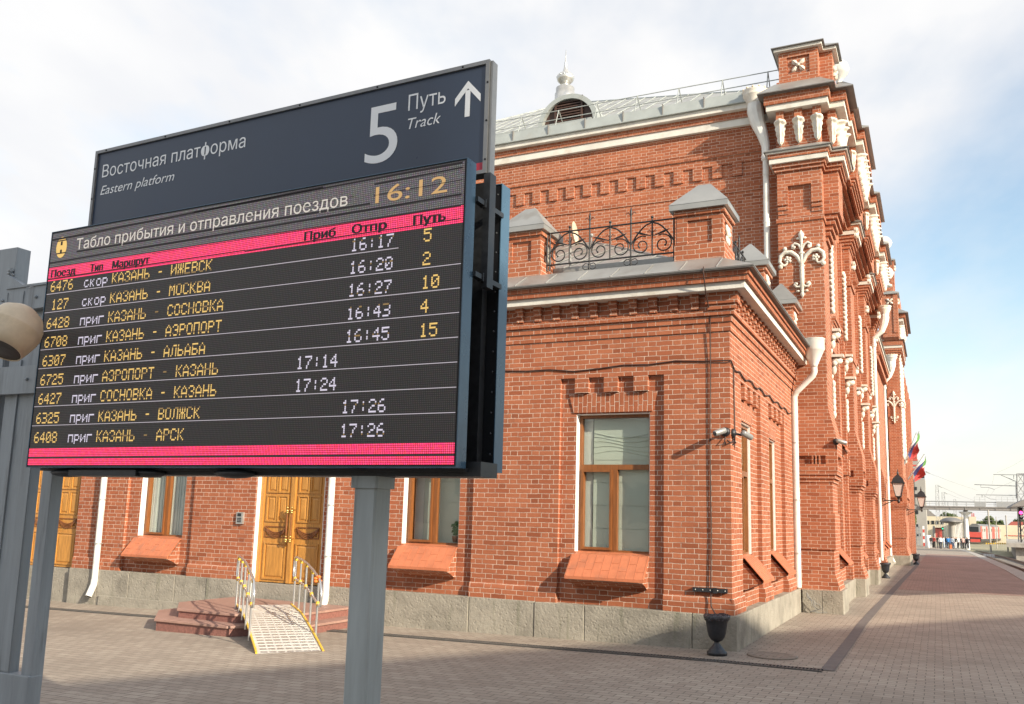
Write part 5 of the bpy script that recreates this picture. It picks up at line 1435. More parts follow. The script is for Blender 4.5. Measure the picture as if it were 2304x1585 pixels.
F57 = {'0': '01110 10001 10011 10101 11001 10001 01110', '1': '00100 01100 00100 00100 00100 00100 01110', '2': '01110 10001 00001 00110 01000 10000 11111', '3': '11110 00001 00001 01110 00001 00001 11110', '4': '00010 00110 01010 10010 11111 00010 00010', '5': '11111 10000 11110 00001 00001 10001 01110', '6': '00110 01000 10000 11110 10001 10001 01110', '7': '11111 00001 00010 00100 00100 01000 01000', '8': '01110 10001 10001 01110 10001 10001 01110', '9': '01110 10001 10001 01111 00001 00010 01100', ':': '00000 00100 00100 00000 00100 00100 00000', '-': '00000 00000 00000 01110 00000 00000 00000', ' ': '00000 00000 00000 00000 00000 00000 00000',
'К': '10001 10010 10100 11000 10100 10010 10001', 'А': '00100 01010 10001 10001 11111 10001 10001', 'З': '01110 10001 00001 00110 00001 10001 01110', 'Н': '10001 10001 10001 11111 10001 10001 10001', 'Ь': '10000 10000 10000 11110 10001 10001 11110', 'И': '10001 10001 10011 10101 11001 10001 10001', 'Ж': '10101 10101 10101 01110 10101 10101 10101', 'Е': '11111 10000 10000 11110 10000 10000 11111', 'В': '11110 10001 10001 11110 10001 10001 11110', 'С': '01110 10001 10000 10000 10000 10001 01110', 'М': '10001 11011 10101 10101 10001 10001 10001', 'О': '01110 10001 10001 10001 10001 10001 01110', 'Э': '01110 10001 00001 00111 00001 10001 01110', 'Р': '11110 10001 10001 11110 10000 10000 10000', 'П': '11111 10001 10001 10001 10001 10001 10001', 'Т': '11111 00100 00100 00100 00100 00100 00100', 'Л': '00111 01001 01001 01001 01001 01001 10001', 'Б': '11111 10000 10000 11110 10001 10001 11110',
'с': '00000 00000 01110 10000 10000 10001 01110', 'к': '00000 00000 10010 10100 11000 10100 10010', 'о': '00000 00000 01110 10001 10001 10001 01110', 'р': '00000 00000 11110 10001 10001 11110 10000 10000', 'п': '00000 00000 11111 10001 10001 10001 10001', 'и': '00000 00000 10001 10011 10101 11001 10001', 'г': '00000 00000 11111 10000 10000 10000 10000'}
def leds(name, txt, u, vb, matn, skip=None, pu=.0088, pv=.0093):
    mb = MB(TS)
    for i, ch in enumerate(txt):
        rows = F57[ch].split()
        for r_, bits in enumerate(rows):
            v = vb + (6 - r_) * pv
            run = None
            for cc in range(6):
                on = cc < 5 and bits[cc] == '1'
                if on and run is None: run = cc
                if not on and run is not None:
                    a = u + (i * 6 + run) * pu; c2 = u + (i * 6 + cc) * pu - .0012
                    mb.add([(a, -.0012, v), (c2, -.0012, v), (c2, -.0012, v + pv - .0012), (a, -.0012, v + pv - .0012)], [(0, 1, 2, 3)], 1 if r_ == skip else 0); run = None
    return mb.build(name, [matn, 'led_dim'], LED)
ROWS = [('6476', 'скор', 'КАЗАНЬ', 'ИЖЕВСК', '', '16:17', '5'), ('127', 'скор', 'КАЗАНЬ', 'МОСКВА', '', '16:20', '2'), ('6428', 'приг', 'КАЗАНЬ', 'СОСНОВКА', '', '16:27', '10'), ('6708', 'приг', 'КАЗАНЬ', 'АЭРОПОРТ', '', '16:43', '4'), ('6307', 'приг', 'КАЗАНЬ', 'АЛЬАБА', '', '16:45', '15'), ('6725', 'приг', 'АЭРОПОРТ', 'КАЗАНЬ', '17:14', '', ''), ('6427', 'приг', 'СОСНОВКА', 'КАЗАНЬ', '17:24', '', ''), ('6325', 'приг', 'КАЗАНЬ', 'ВОЛЖСК', '', '17:26', ''), ('6408', 'приг', 'КАЗАНЬ', 'АРСК', '', '17:26', '')]
for k, (no, ty, fr, to, ar, de, tr) in enumerate(ROWS):
    vb = BASE[k]; sk = (6, 0, 3, 5, 1, 3, 5, 0, 3)[k]
    leds('train_number', no, .045 + (.052 if len(no) == 3 else 0) * .5, vb, 'led_yellow', None)
    leds('train_type', ty, .345, vb, 'led_white')
    leds('route', fr + ' - ' + to, .585, vb, 'led_yellow', sk)
    if ar: leds('arrival_time', ar, 2.0, vb, 'led_white')
    if de: leds('departure_time', de, 2.295, vb, 'led_white', (sk + 2) % 7)
    if tr: leds('track', tr, 2.72, vb, 'led_yellow')
place_text('Табло прибытия и отправления поездов', .242, 2.26, 1.303, .070, -.0022, 'led_headtext', LED, 'lettering')
place_text('16:12', 2.43, 2.84, 1.290, .088, -.0022, 'led_clock', LED, 'clock_time')
for t, a, c2 in (('Поезд', .035, .262), ('Тип', .385, .50), ('Маршрут', .575, .885), ('Приб.', 1.996, 2.20), ('Отпр.', 2.295, 2.508), ('Путь', 2.657, 2.841)): place_text(t, a, c2, 1.150, .047, -.0022, 'led_dark', LED, 'column_heading', bold=.0045)
mb = MB(TS); n = 24; mb.prism([(.104 + .047 * math.cos(2 * PI * i / n), 1.335 + .066 * math.sin(2 * PI * i / n)) for i in range(n)], 'y', -.0022, -.001)
for v in (1.352, 1.300): mb.box(.096, .112, -.003, -.0021, v - .004, v + .020, 1)
mb.box(.060, .150, -.003, -.0021, 1.374, 1.381, 1); mb.box(.060, .150, -.003, -.0021, 1.294, 1.301, 1)
mb.build('emblem', ['led_yellow', 'led_dark'], LED)

# ------------------------------------------------------------------ grey steel mast at the left
MS = thing('steel_mast', 'grey welded steel mast of box legs and cross plates left of the departure board', 'mast', (-5.3, 3.78, -.1))
for a, c2, y, d, z1 in ((-5.90, -5.505, 3.74, .10, 3.50), (-5.47, -5.134, 3.75, .062, 3.12), (-5.03, -4.937, 3.75, .082, 3.25)):
    mb = MB(); mb.box(a, c2, y, y + d, .70, z1); 
    if c2 - a > .3: mb.box(a + .12, a + .135, y - .012, y, .78, z1 - .4); mb.box(c2 - .10, c2 - .004, y - .006, y, .78, z1 - .5)
    mb.build('leg', ['greymast'], MS, bevel=.006)
mb = MB(); mb.box(-5.95, -4.935, 3.735, 3.83, -.3, .775); mb.build('base_plate', ['greymast'], MS, bevel=.008)
mb = MB(); mb.prism([(-5.52, 3.30), (-5.40, 3.24), (-5.31, 3.19), (-4.6, 3.22), (-4.6, 3.07), (-5.52, 3.03)], 'y', 3.70, 3.74); mb.box(-5.56, -4.75, 3.70, 3.738, 2.49, 2.67)
mb.box(-5.50, -4.6, 3.69, 3.705, 3.195, 3.21); mb.tube([(-5.55, 3.735, 3.34), (-5.48, 3.70, 3.33)], .014, 6)
for x, z in ((-5.49, 3.1), (-5.33, 3.1), (-5.12, 2.58)): mb.box(x - .006, x + .006, 3.694, 3.70, z - .07, z + .07)
mb.build('cross_plate', ['greymast'], MS)
mb = MB(); mb.tube([(-5.56, 3.735, 3.32), (-5.51, 3.715, 3.315), (-5.505, 3.73, 3.3)], .012, 6)
for x in (-5.53, -5.2, -5.0): mb.blob((x, 3.695, 3.12), .012, 6); mb.blob((x, 3.695, 2.58), .012, 6)
mb.build('weld_and_bolts', ['greymast'], MS)
# hooded lamp in front of it
LC = at(30, 742, 3.2); ax = Vector((.05, -.42, -.85)).normalized()
LP = thing('lamp_hood', 'beige rounded lamp hood with a dark open underside, at the left edge before the mast', 'outdoor lamp', LC)
r = .150
mb = MB(); mb.lathe(LC, [(.02, -r * 1.02), (r * .45, -r * .93), (r * .78, -r * .68), (r * .97, -r * .30), (r * 1.0, -.0), (r * 1.012, .004), (r * .99, .012), (r * .97, r * .25), (r * .86, r * .62), (r * .74, r * .95), (r * .70, r * .95), (r * .80, r * .55), (r * .7, r * .2), (0, r * .15)], 32, axis=ax)
mb.build('shell', ['cream'], LP)
mb = MB(); mb.lathe(LC, [(0, r * .88), (r * .725, r * .90), (r * .725, r * .915), (0, r * .90)], 28, axis=ax); mb.build('diffuser', ['lamp_inside'], LP)
mb = MB(); mb.tube([LC + Vector((-.05, .08, .10)), LC + Vector((-.25, .3, .05)), LC + Vector((-.42, .56, .03))], .03, 8); mb.blob(LC + Vector((-.24, .0, .02)), .15, 14); mb.build('arm', ['cream'], LP)

# ------------------------------------------------------------------ porch steps
PS = thing('porch_steps', 'two low octagonal red granite steps before the wooden double door', 'steps', (-10.5, 12, -.13))
lowp = [(-12.15, 13.08), (-12.15, 11.55), (-11.25, 10.62), (-9.75, 10.62), (-8.87, 11.5), (-8.87, 13.08)]
upp = [(-11.85, 13.09), (-11.85, 11.70), (-11.12, 10.95), (-9.90, 10.95), (-9.17, 11.68), (-9.17, 13.09)]
def inset(p, d): 
    cx, cy = -10.5, 12.6
    return [(cx + (x - cx) * (1 - d), y if y > 13 else cy + (y - cy) * (1 - d)) for x, y in p]
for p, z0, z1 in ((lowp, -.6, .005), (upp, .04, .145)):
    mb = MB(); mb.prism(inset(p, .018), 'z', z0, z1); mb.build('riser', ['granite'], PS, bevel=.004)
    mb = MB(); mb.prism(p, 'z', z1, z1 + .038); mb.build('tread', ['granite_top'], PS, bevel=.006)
# ------------------------------------------------------------------ ramp
RD = Vector((.737, -.676, 0)); RN = Vector((.676, .737, 0)); RT = Vector((-10.22, 11.98, 0)); RW = .43; RL = 3.14
RM = thing('wheelchair_ramp', 'slatted aluminium roll-up ramp with yellow-jointed handrails on the porch steps', 'ramp', (RT.x + RD.x * 2, RT.y + RD.y * 2, -.1))
def rz(s):
    if s < 1.0: return .225 - .02 * s
    t = (s - 1.0) / (RL - 1.0); return .205 - .30 * t ** 1.25
def RPt(s, w, h=0.0): 
    p = RT + RD * s + RN * w; return Vector((p.x, p.y, rz(s) + h))
N = 25; mb = MB()
for k in range(N):
    s0, s1 = RL * k / N + .004, RL * (k + 1) / N - .006
    t = .018
    mb.hexa([RPt(s0, -RW, -t), RPt(s0, RW, -t), RPt(s1, RW, -t), RPt(s1, -RW, -t), RPt(s0, -RW), RPt(s0, RW), RPt(s1, RW), RPt(s1, -RW)])
    for q in range(7):
        a = -RW + .05 + q * .115
        if k > 2: mb.hexa([RPt(s0 + .02, a), RPt(s0 + .02, a + .09), RPt(s1 - .02, a + .09), RPt(s1 - .02, a), RPt(s0 + .02, a, .002), RPt(s0 + .02, a + .09, .002), RPt(s1 - .02, a + .09, .002), RPt(s1 - .02, a, .002)], 1)
mb.build('deck', ['rampalu', 'alu'], RM)
mb = MB(); mb.tube([RPt(RL * k / 12, 0, -.028) for k in range(13)], .012, 5); mb.tube([RPt(RL * k / 12, -RW + .02, -.03) for k in range(13)], .02, 5); mb.tube([RPt(RL * k / 12, RW - .02, -.03) for k in range(13)], .02, 5); mb.build('hinge_chain', ['blackmetal'], RM)
for sgn in (-1, 1):
    mb = MB()
    for k in range(N * 2):
        s = RL * (k + .5) / (N * 2); mb.tube([RPt(s - .025, sgn * (RW + .012), .012), RPt(s + .025, sgn * (RW + .012), .012)], .016, 6)
    mb.build('edge_links', ['yellow'], RM)
    Ss = [.12, .68, 1.24, 1.80, 2.36]; w = sgn * (RW + .035); h1, h2 = .80, .44
    mb = MB(); jt = MB()
    for s in Ss:
        mb.tube([RPt(s, w, -.06), RPt(s, w, h1)], .017, 8)
        for h in (h1 - .03, h2): 
            a, b2 = RPt(s, w, h - .035), RPt(s, w, h + .03); jt.tube([a, b2], .024, 8); jt.tube([RPt(s - .035, w, h), RPt(s + .035, w, h)], .026, 8)
    top = [RPt(s, w, h1) for s in (.12, .68, 1.24, 1.80, 2.36)]
    lowr = [RPt(s, w, h2) for s in (.12, .68, 1.24, 1.80, 2.36)]
    up_end = [RPt(.02, w, h1 - .02), RPt(-.06, w, h1 - .09), RPt(-.07, w, (h1 + h2) / 2), RPt(-.04, w, h2 + .05), RPt(.04, w, h2)]
    dn_end = [RPt(2.50, w, h1 - .02), RPt(2.60, w, h1 - .12), RPt(2.62, w, h1 - .22), RPt(2.58, w, h2 + .02), RPt(2.48, w, h2 - .01)]
    loop = top + dn_end + lowr[::-1] + up_end[::-1]
    mb.tube(loop, .018, 8, closed=True)
    hr = mb.build('handrail', ['tube'], RM); jt.build('joint', ['yellow'], hr)
mb = MB(); q = RPt(2.36, RW + .035, .78)
for k in range(7): mb.blob(q + Vector((random.uniform(-.07, .07), random.uniform(-.07, .07), random.uniform(-.03, .04))), (.035, .03, .02), 6)
tag(mb.build('ribbon', ['orange']), 'bright orange ribbon tied to the end of the right ramp handrail', 'ribbon')
# ------------------------------------------------------------------ tracks
def centre(y): return edge_x(y) + 1.9
mb = MB(); ys2 = [10 + 4 * i for i in range(58)]
mb.add([(edge_x(y) - .05, y, gslope(0, y) - .56) for y in ys2] + [(60, y, gslope(0, y) - .56) for y in ys2], [(i, i + 1, len(ys2) + i + 1, len(ys2) + i) for i in range(len(ys2) - 1)])
tag(mb.build('track_bed', ['ballast']), None, None, kind='structure')
def bedz(y): return gslope(0, y) - .56
def track(off, label, y0, y1, bend=0.0):
    o = thing('railway_track', label, 'railway track', (centre(60) + off, 60, bedz(60)), 'railway tracks beside the platform')
    yy = [y0 + (y1 - y0) * i / 30 for i in range(31)]
    cx = lambda y: centre(y) + off + bend * max(0, y - 70) 
    for s in (-.76, .76):
        mb = MB()
        for a, c in zip(yy, yy[1:]):
            for w0, w1, z0, z1 in ((.075, .075, .12, .14), (.015, .015, .14, .25), (.037, .037, .25, .29)):
                mb.hexa([(cx(a) + s - w0, a, bedz(a) + z0), (cx(a) + s + w0, a, bedz(a) + z0), (cx(c) + s + w0, c, bedz(c) + z0), (cx(c) + s - w0, c, bedz(c) + z0), (cx(a) + s - w0, a, bedz(a) + z1), (cx(a) + s + w0, a, bedz(a) + z1), (cx(c) + s + w0, c, bedz(c) + z1), (cx(c) + s - w0, c, bedz(c) + z1)])
        mb.build('rail', ['rail'], o)
    mb = MB(); y = y0
    while y < y1: x = cx(y); mb.box(x - 1.3, x + 1.3, y - .12, y + .12, bedz(y) - .05, bedz(y) + .12); y += .6
    sl = mb.build('sleepers', ['sleeper'], o); sl['kind'] = 'stuff'
track(0, 'rusty railway track running along the platform edge', 20, 175)
track(3.9, 'railway track branching off to the right behind the first one', 85, 200, .05)
mb = MB()
for k in range(7): a = at(2214 + k * 3.6, 1241 + k * .3, 104); mb.box(a.x - .05, a.x + .05, 103.8, 104.1, bedz(104) + .12, bedz(104) + .46)
tag(mb.build('white_stakes', ['white']), 'row of short white blocks across the track near the switch', 'track marker')
# ------------------------------------------------------------------ island platform and its canopy on the right
mb = MB(); a = at(2265, 1222, 100)
mb.prism([(a.x, 100), (18, 100), (24, 150), (a.x + 3.0, 150)], 'z', a.z - .4, a.z)
for k in range(6): mb.box(a.x + .8 + k * .45, a.x + 1.6 + k * .45, 100.8 + k * 8, 101.6 + k * 8, -2, a.z - .4)
tag(mb.build('island_platform', ['concrete'], bevel=0), 'raised concrete island platform on dark stubby legs at the right edge', 'platform')
mb = MB(); q0 = at(2275, 1138, 104); q1 = at(2304, 1124, 104)
mb.prism([(q0.x, q0.z - .15), (q0.x + .2, q0.z + .1), (q1.x, q1.z), (q1.x + 3, q1.z + .9), (q1.x + 6, q1.z), (q1.x + 6, q1.z - .5), (q1.x + 2, q1.z - .4)], 'y', 104, 112)
for k in range(2): mb.box(q1.x + 2.8, q1.x + 3.1, 106 + k * 4, 106.3 + k * 4, -1, q1.z)
tag(mb.build('island_canopy', ['deckgrey']), 'grey canopy edge sticking in at the right edge above the island platform', 'canopy')
# unseen shelter added right of the view, roof outline shaped to shade the paving
o = thing('shade_shelter', 'unseen flat-roofed shelter right of the view, shaped to shade the paving', 'shelter', (11, 45, -.9))
mb = MB(); mb.prism([(7.75, 22.6), (9.6, 25.6), (14.6, 26.6), (14.6, 74), (7.75, 74)], 'z', 4.0, 4.28); mb.build('roof', ['deckgrey'], o)
for k in range(8):
    mb = MB(); mb.box(11.0, 11.3, 28 + k * 6.2, 28.3 + k * 6.2, -.9, 4.0); mb.prism([(8.2, 3.98), (14.2, 3.98), (11.4, 3.4), (10.9, 3.4)], 'y', 28.05 + k * 6.2, 28.2 + k * 6.2); mb.build('column', ['greypost'], o)
mb = MB(); mb.box(9.2, 13.6, 26.5, 74, -.95, -.25); mb.build('slab', ['concrete'], o)
# unseen blocks added behind the camera to shade the foreground and fill window reflections
o = thing('shade_block', 'added unseen block behind the viewpoint that shades the foreground', 'building', (24, -8, 0))
e0, e1 = Vector((7.0, -21.6)), Vector((31.5, 16.9)); dd = (e1 - e0).normalized(); nn = Vector((dd.y, -dd.x))
mb = MB()
def slab(p0, p1, dpt, z1): 
    q = [p0, p1, p1 + nn * dpt, p0 + nn * dpt]; mb.prism([(v.x, v.y) for v in q], 'z', -1.2, z1)
slab(e0, e1, 11, 12.0)
mb.prism([(16, -4.3), (30, -10.4), (30, -24), (16, -20)], 'z', -1.2, 21.0)  # taller part added to keep the departure board and mast in shade
mb.build('wall', ['beige'], o)
for k in range(9):
    for z in (2.0, 5.4, 8.8):
        c = e0 + dd * (3 + k * 4.6); w = MB(); q = [c, c + dd * 2.4, c + dd * 2.4 - nn * .06, c - nn * .06]; w.prism([(v.x, v.y) for v in q], 'z', z, z + 1.9); w.build('window', ['darkglass'], o)

o = thing('reflection_shed', 'added unseen pale shed far behind the viewpoint, for window reflections', 'building', (-25, -34, 0))  # unseen, added so the annex panes reflect a pale surface
mb = MB(); mb.box(-75, 6, -42, -34, -1.2, 7.5); mb.prism([(-42.5, 7.5), (-33.5, 7.5), (-38, 9.6)], 'x', -75, 6, 1); mb.build('wall', ['beige', 'sheet'], o)
for k in range(18):
    mb = MB(); mb.box(-73 + k * 4.4, -70.6 + k * 4.4, -34, -33.92, 1.4, 4.6); mb.build('window', ['darkglass'], o)
# ------------------------------------------------------------------ far background
def box_at(mb, x0, y0, x1, y1, Y, dep=1.0, m=0):
    a, c = at(x0, y1, Y), at(x1, y0, Y); mb.box(a.x, c.x, Y, Y + dep, a.z, c.z, m)
# footbridge
Y = 150
FB = thing('footbridge', 'long grey footbridge on a white column crossing the tracks in the distance', 'footbridge', (4, Y, -1.5))
a, c = at(2072, 1146, Y), at(2304, 1136, Y); dk0, dk1 = at(2072, 1146, Y).z, at(2072, 1138, Y).z; xr = 34
mb = MB(); mb.box(a.x, xr, Y, Y + 3, dk0, dk1 - .15); mb.box(a.x, xr, Y - .1, Y + 3.1, dk1 - .15, dk1)
for k in range(19): mb.box(a.x + k * 2, a.x + k * 2 + .08, Y - .06, Y, dk0, dk1 - .15)
mb.build('deck', ['deckgrey'], FB)
rt = at(2100, 1128, Y).z
for yy in (Y, Y + 2.9):
    mb = MB(); mb.tube([(a.x, yy, rt), (xr, yy, rt)], .05, 5); mb.tube([(a.x, yy, (rt + dk1) / 2), (xr, yy, (rt + dk1) / 2)], .02, 4)
    for k in range(30): mb.tube([(a.x + k * 1.25, yy, dk1), (a.x + k * 1.25, yy, rt)], .035, 4)
    mb.build('railing', ['lattice'], FB)
mb = MB()
for x0, x1 in ((2193, 2216), (2242, 2292)):
    p, q = at(x0, 1140, Y), at(x1, 1119, Y); mid = at(x0, 1129, Y).z
    mb.box(p.x, q.x, Y - .12, Y - .09, dk1, mid)
    n = int((q.x - p.x) / .9) + 1
    for k in range(n + 1): x = p.x + (q.x - p.x) * k / n; mb.tube([(x, Y - .1, dk1), (x, Y - .1, q.z)], .03, 4)
    for z in (mid, (mid + q.z) / 2, q.z): mb.tube([(p.x, Y - .1, z), (q.x, Y - .1, z)], .02, 4)
mb.build('mesh_guard', ['lattice'], FB)
cc = at(2173, 1150, Y)
mb = MB(); mb.lathe((cc.x, Y + 1.5, 0), [(.42, -2), (.36, -.5), (.32, 2), (.30, dk0 - .9), (.34, dk0 - .75), (.9, dk0 - .35), (.95, dk0 - .25), (.3, dk0 - .2), (.3, dk0)], 18); mb.build('column', ['white'], FB)
cc = at(2050, 1150, Y); mb = MB(); mb.box(cc.x - 6, a.x, Y + .2, Y + 2.8, dk0, dk1); mb.build('landing', ['deckgrey'], FB)

# grey tower block partly behind the flags
Y = 170
TB = thing('tower_block', 'grey block with red and white bands and a glazed stair tower, rising behind the flags', 'building', (-4, Y, -1.5))
mb = MB(); box_at(mb, 2000, 1034, 2066, 1240, Y, 14); box_at(mb, 2064, 1078, 2081, 1240, Y - 1.5, 10)
mb.build('wall', ['towergrey'], TB)
mb = MB()
for k in range(3): box_at(mb, 2001, 1046 + k * 8.5, 2062, 1049.5 + k * 8.5, Y - .06, .05)
box_at(mb, 2001, 1034, 2064, 1037, Y - .06, .05); mb.build('red_band', ['trainred'], TB)
mb = MB(); box_at(mb, 2048, 1020, 2062, 1034, Y + 3, 6); mb.build('lift_housing', ['redroof'], TB)
mb = MB()
for x, y in ((2055, 1096), (2055, 1112), (2072, 1108), (2072, 1070), (2056, 1136), (2058, 1150), (2058, 1180), (2063, 1200)): box_at(mb, x, y, x + 8, y + 7, Y - 1.6, .05)
mb.build('window', ['darkglass'], TB)
# railing stair below
mb = MB()
for k in range(6): box_at(mb, 2052, 1186 + k * 7, 2068, 1188 + k * 7, Y - 6, .2)
for x in (2052, 2060, 2068): box_at(mb, x, 1180, x + 1, 1230, Y - 6, .1)
tag(mb.build('stair_railing', ['lattice']), 'pale metal stair railing at the foot of the grey block', 'railing')
# beige station hall and wall in the far distance
Y = 230
o = thing('long_hall', 'long low cream building with small dark windows beyond the crowd', 'building', (3, Y, -2))
mb = MB(); box_at(mb, 2078, 1164, 2180, 1222, Y, 12); box_at(mb, 2182, 1163, 2196, 1200, Y - 4, 6); mb.build('wall', ['beige'], o)
for x in (2085, 2096, 2106, 2117, 2160, 2170):
    mb = MB(); box_at(mb, x, 1172, x + 6, 1180, Y - .1, .1); mb.build('window', ['darkglass'], o)
mb = MB(); box_at(mb, 2186, 1155.5, 2188, 1163, Y - 4, .5); box_at(mb, 2190, 1155.5, 2192, 1163, Y - 4, .5); mb.build('red_vent', ['trainred'], o)
o = thing('long_wall', 'long pale wall with a red line behind the train at the right', 'wall', (14, 250, -2))
mb = MB(); box_at(mb, 2190, 1186, 2420, 1222, 250, 1); mb.build('wall', ['beige'], o)
mb = MB(); p = at(2262, 1204.5, 249.9); mb.box(p.x, p.x + 30, 249.85, 250, p.z - .12, p.z); mb.build('red_line', ['trainred'], o)
o = thing('house', 'small house with a red hipped roof behind the pale wall at right', 'house', (18, 270, 0))
mb = MB(); p, q, t = at(2266, 1187, 270), at(2300, 1187, 270), at(2286, 1174, 270); mb.box(p.x + .4, q.x - .4, 270, 277, -2, p.z); mb.build('wall', ['beige'], o)
mb = MB(); mb.add([(p.x, 269.5, p.z), (q.x, 269.5, p.z), (q.x, 277.5, p.z), (p.x, 277.5, p.z), (t.x - .8, 273.5, t.z), (t.x + 2, 273.5, t.z)], [(0, 1, 5, 4), (1, 2, 5), (2, 3, 4, 5), (3, 0, 4), (0, 3, 2, 1)]); mb.build('roof', ['redroof'], o)
o = thing('barn', 'dark gabled roof far behind the nearer lantern bracket', 'building', (-2, 260, 0))
mb = MB(); p, q, t = at(2080, 1163, 260), at(2106, 1161, 260), at(2082, 1142, 260); mb.prism([(p.x, p.z), (q.x, q.z), (q.x - .6, q.z + .5), (t.x, t.z), (p.x - 3, p.z + 1)], 'y', 260, 268); mb.build('roof', ['deckgrey'], o)

# mushroom canopy over the stairs
Y = 142
o = thing('stair_canopy', 'dark curved mushroom canopy on a thick pale column above the crowd', 'canopy', (2.5, Y, -1))
c0 = at(2141, 1172, Y); hw = (at(2170, 1172, Y).x - at(2114, 1172, Y).x) / 2; gz_ = gslope(0, Y)
mb = MB(); V = []; F = []; n = 24; prof = [(0, .55), (.35, .48), (.7, .30), (.92, .04), (1.0, -.14), (.97, -.20), (.8, -.20), (.5, -.34), (.0, -.40)]
for r, z in prof:
    for j in range(n):
        an = 2 * PI * j / n; V.append((c0.x + r * hw * math.cos(an), Y + 5 + r * 6 * math.sin(an), c0.z + z))
for i in range(len(prof) - 1):
    for j in range(n): F.append((i * n + j, i * n + (j + 1) % n, (i + 1) * n + (j + 1) % n, (i + 1) * n + j))
mb.add(V, F, 0, 0, True); mb.build('roof', ['sheet_dark'], o)
mb = MB(); mb.lathe((at(2142, 1190, Y).x, Y + 2.5, gz_), [(.42, 0), (.40, 1), (.42, c0.z - gz_ - .3), (.5, c0.z - gz_)], 16); mb.build('column', ['towergrey'], o)
for k in range(6):
    q = at(2150 + k * 3.2, 1190, Y + 3); mb = MB(); mb.tube([(q.x, Y + 4 + k * .9, gz_), (q.x, Y + 4 + k * .9, c0.z - .1)], .06, 6); mb.build('post', ['white'], o)
# train
Y = 215
o = thing('commuter_train', 'grey and red commuter train seen from its red front beyond the crowd', 'train', (6, Y, -1.5))
q0, q1, top, bot = at(2180, 1200, Y), at(2207, 1200, Y), at(2190, 1182, Y).z, at(2190, 1219, Y).z
w = q1.x - q0.x; hd = Vector((.16, 1.0)).normalized(); sdv = Vector((hd.y, -hd.x)) * w
def car(s0, L, nm, front):
    b0 = Vector((q0.x, Y)) + hd * s0; P4 = [b0, b0 + sdv, b0 + sdv + hd * L, b0 + hd * L]
    p4 = lambda ins: [(v.x, v.y) for v in P4]
    mb = MB(); mb.prism(p4(0), 'z', bot + .55, top - .2); body = mb.build(nm, ['traingrey'], o)
    mb = MB(); c = [b0 + sdv * .04, b0 + sdv * .96, b0 + sdv * .96 + hd * L, b0 + sdv * .04 + hd * L]; r_ = [b0 + sdv * .3, b0 + sdv * .7, b0 + sdv * .7 + hd * L, b0 + sdv * .3 + hd * L]
    mb.hexa([(v.x, v.y, top - .2) for v in c] + [(v.x, v.y, top + .3) for v in r_]); mb.build('roof', ['trainroof'], body)
    mb = MB(); n = 5
    for k in range(n):
        a = b0 + sdv * 1.002 + hd * (L * (k + .25) / n); e = a + hd * (L / n * .55); mb.hexa([(a.x, a.y, top - 1.3), (a.x + .03, a.y, top - 1.3), (e.x + .03, e.y, top - 1.3), (e.x, e.y, top - 1.3), (a.x, a.y, top - .7), (a.x + .03, a.y, top - .7), (e.x + .03, e.y, top - .7), (e.x, e.y, top - .7)])
    mb.build('windows', ['darkglass'], body)
    mb = MB()
    for t0, t1 in ((0, .09), (.42, .52), (.91, 1.0)):
        a = b0 + sdv * 1.004 + hd * (L * t0); e = b0 + sdv * 1.004 + hd * (L * t1); mb.hexa([(a.x, a.y, bot + .6), (a.x + .05, a.y, bot + .6), (e.x + .05, e.y, bot + .6), (e.x, e.y, bot + .6), (a.x, a.y, top - .2), (a.x + .05, a.y, top - .2), (e.x + .05, e.y, top - .2), (e.x, e.y, top - .2)])
    mb.build('door', ['trainred'], body)
    mb = MB(); mb.prism(p4(0), 'z', bot + .1, bot + .5); mb.build('bogie', ['blackmetal'], body)
    if front:
        mb = MB(); mb.box(q0.x, q1.x, Y - .5, Y - .02, bot + .9, bot + 2.0); mb.box(q0.x + .2, q1.x - .2, Y - .6, Y - .1, bot - .1, bot + .55); mb.build('nose', ['trainred'], body)
        mb = MB(); mb.box(q0.x + .1, q1.x - .1, Y - .3, Y - .03, bot + 2.05, top - .3); mb.build('cab_window', ['darkglass'], body)
        mb = MB(); mb.box(q0.x, q1.x, Y - .4, Y - .05, bot + .56, bot + .88); mb.build('buffer_beam', ['blackmetal'], body)
car(0, 21, 'car_body', True); car(22, 21, 'car_body', False)
# white pillar box, red-white post, red fence
def small(name, label, cat, x0, y0, x1, y1, Y, m, dep=.3):
    mb = MB(); p, q = at(x0, y1, Y), at(x1, y0, Y); mb.box(p.x, q.x, Y, Y + dep, min(p.z, gslope(0, Y) - .2), q.z)
    return tag(mb.build(name, m, bevel=.01), label, cat)
mb = MB(); p, q = at(2077.4, 1229, 128), at(2079.6, 1184, 128)
for k in range(6): mb.box(p.x, q.x, 128, 128.2, p.z + (q.z - p.z) * k / 6, p.z + (q.z - p.z) * (k + 1) / 6, k % 2)
tag(mb.build('marker_post', ['trainred', 'white']), 'red and white post at the left edge of the far platform', 'post')
mb = MB(); p, q = at(2083, 1226, 130), at(2094, 1205, 130); mb.lathe(((p.x + q.x) / 2, 130.5, gslope(0, 130)), [(.36, 0), (.38, .05), (.38, q.z - gslope(0, 130) - .1), (.34, q.z - gslope(0, 130)), (0, q.z - gslope(0, 130))], 16); tag(mb.build('white_drum', ['white']), 'white drum standing left of the crowd on the far platform', 'drum')
o = thing('red_gate', 'red gate with a grey rounded post behind the crowd', 'gate', (1, 146, -1))
mb = MB()
for k in range(7): box_at(mb, 2105 + k * 2.2, 1188, 2106 + k * 2.2, 1210, 147, .06)
box_at(mb, 2105, 1188, 2119, 1190, 147, .06); mb.build('bars', ['trainred'], o)
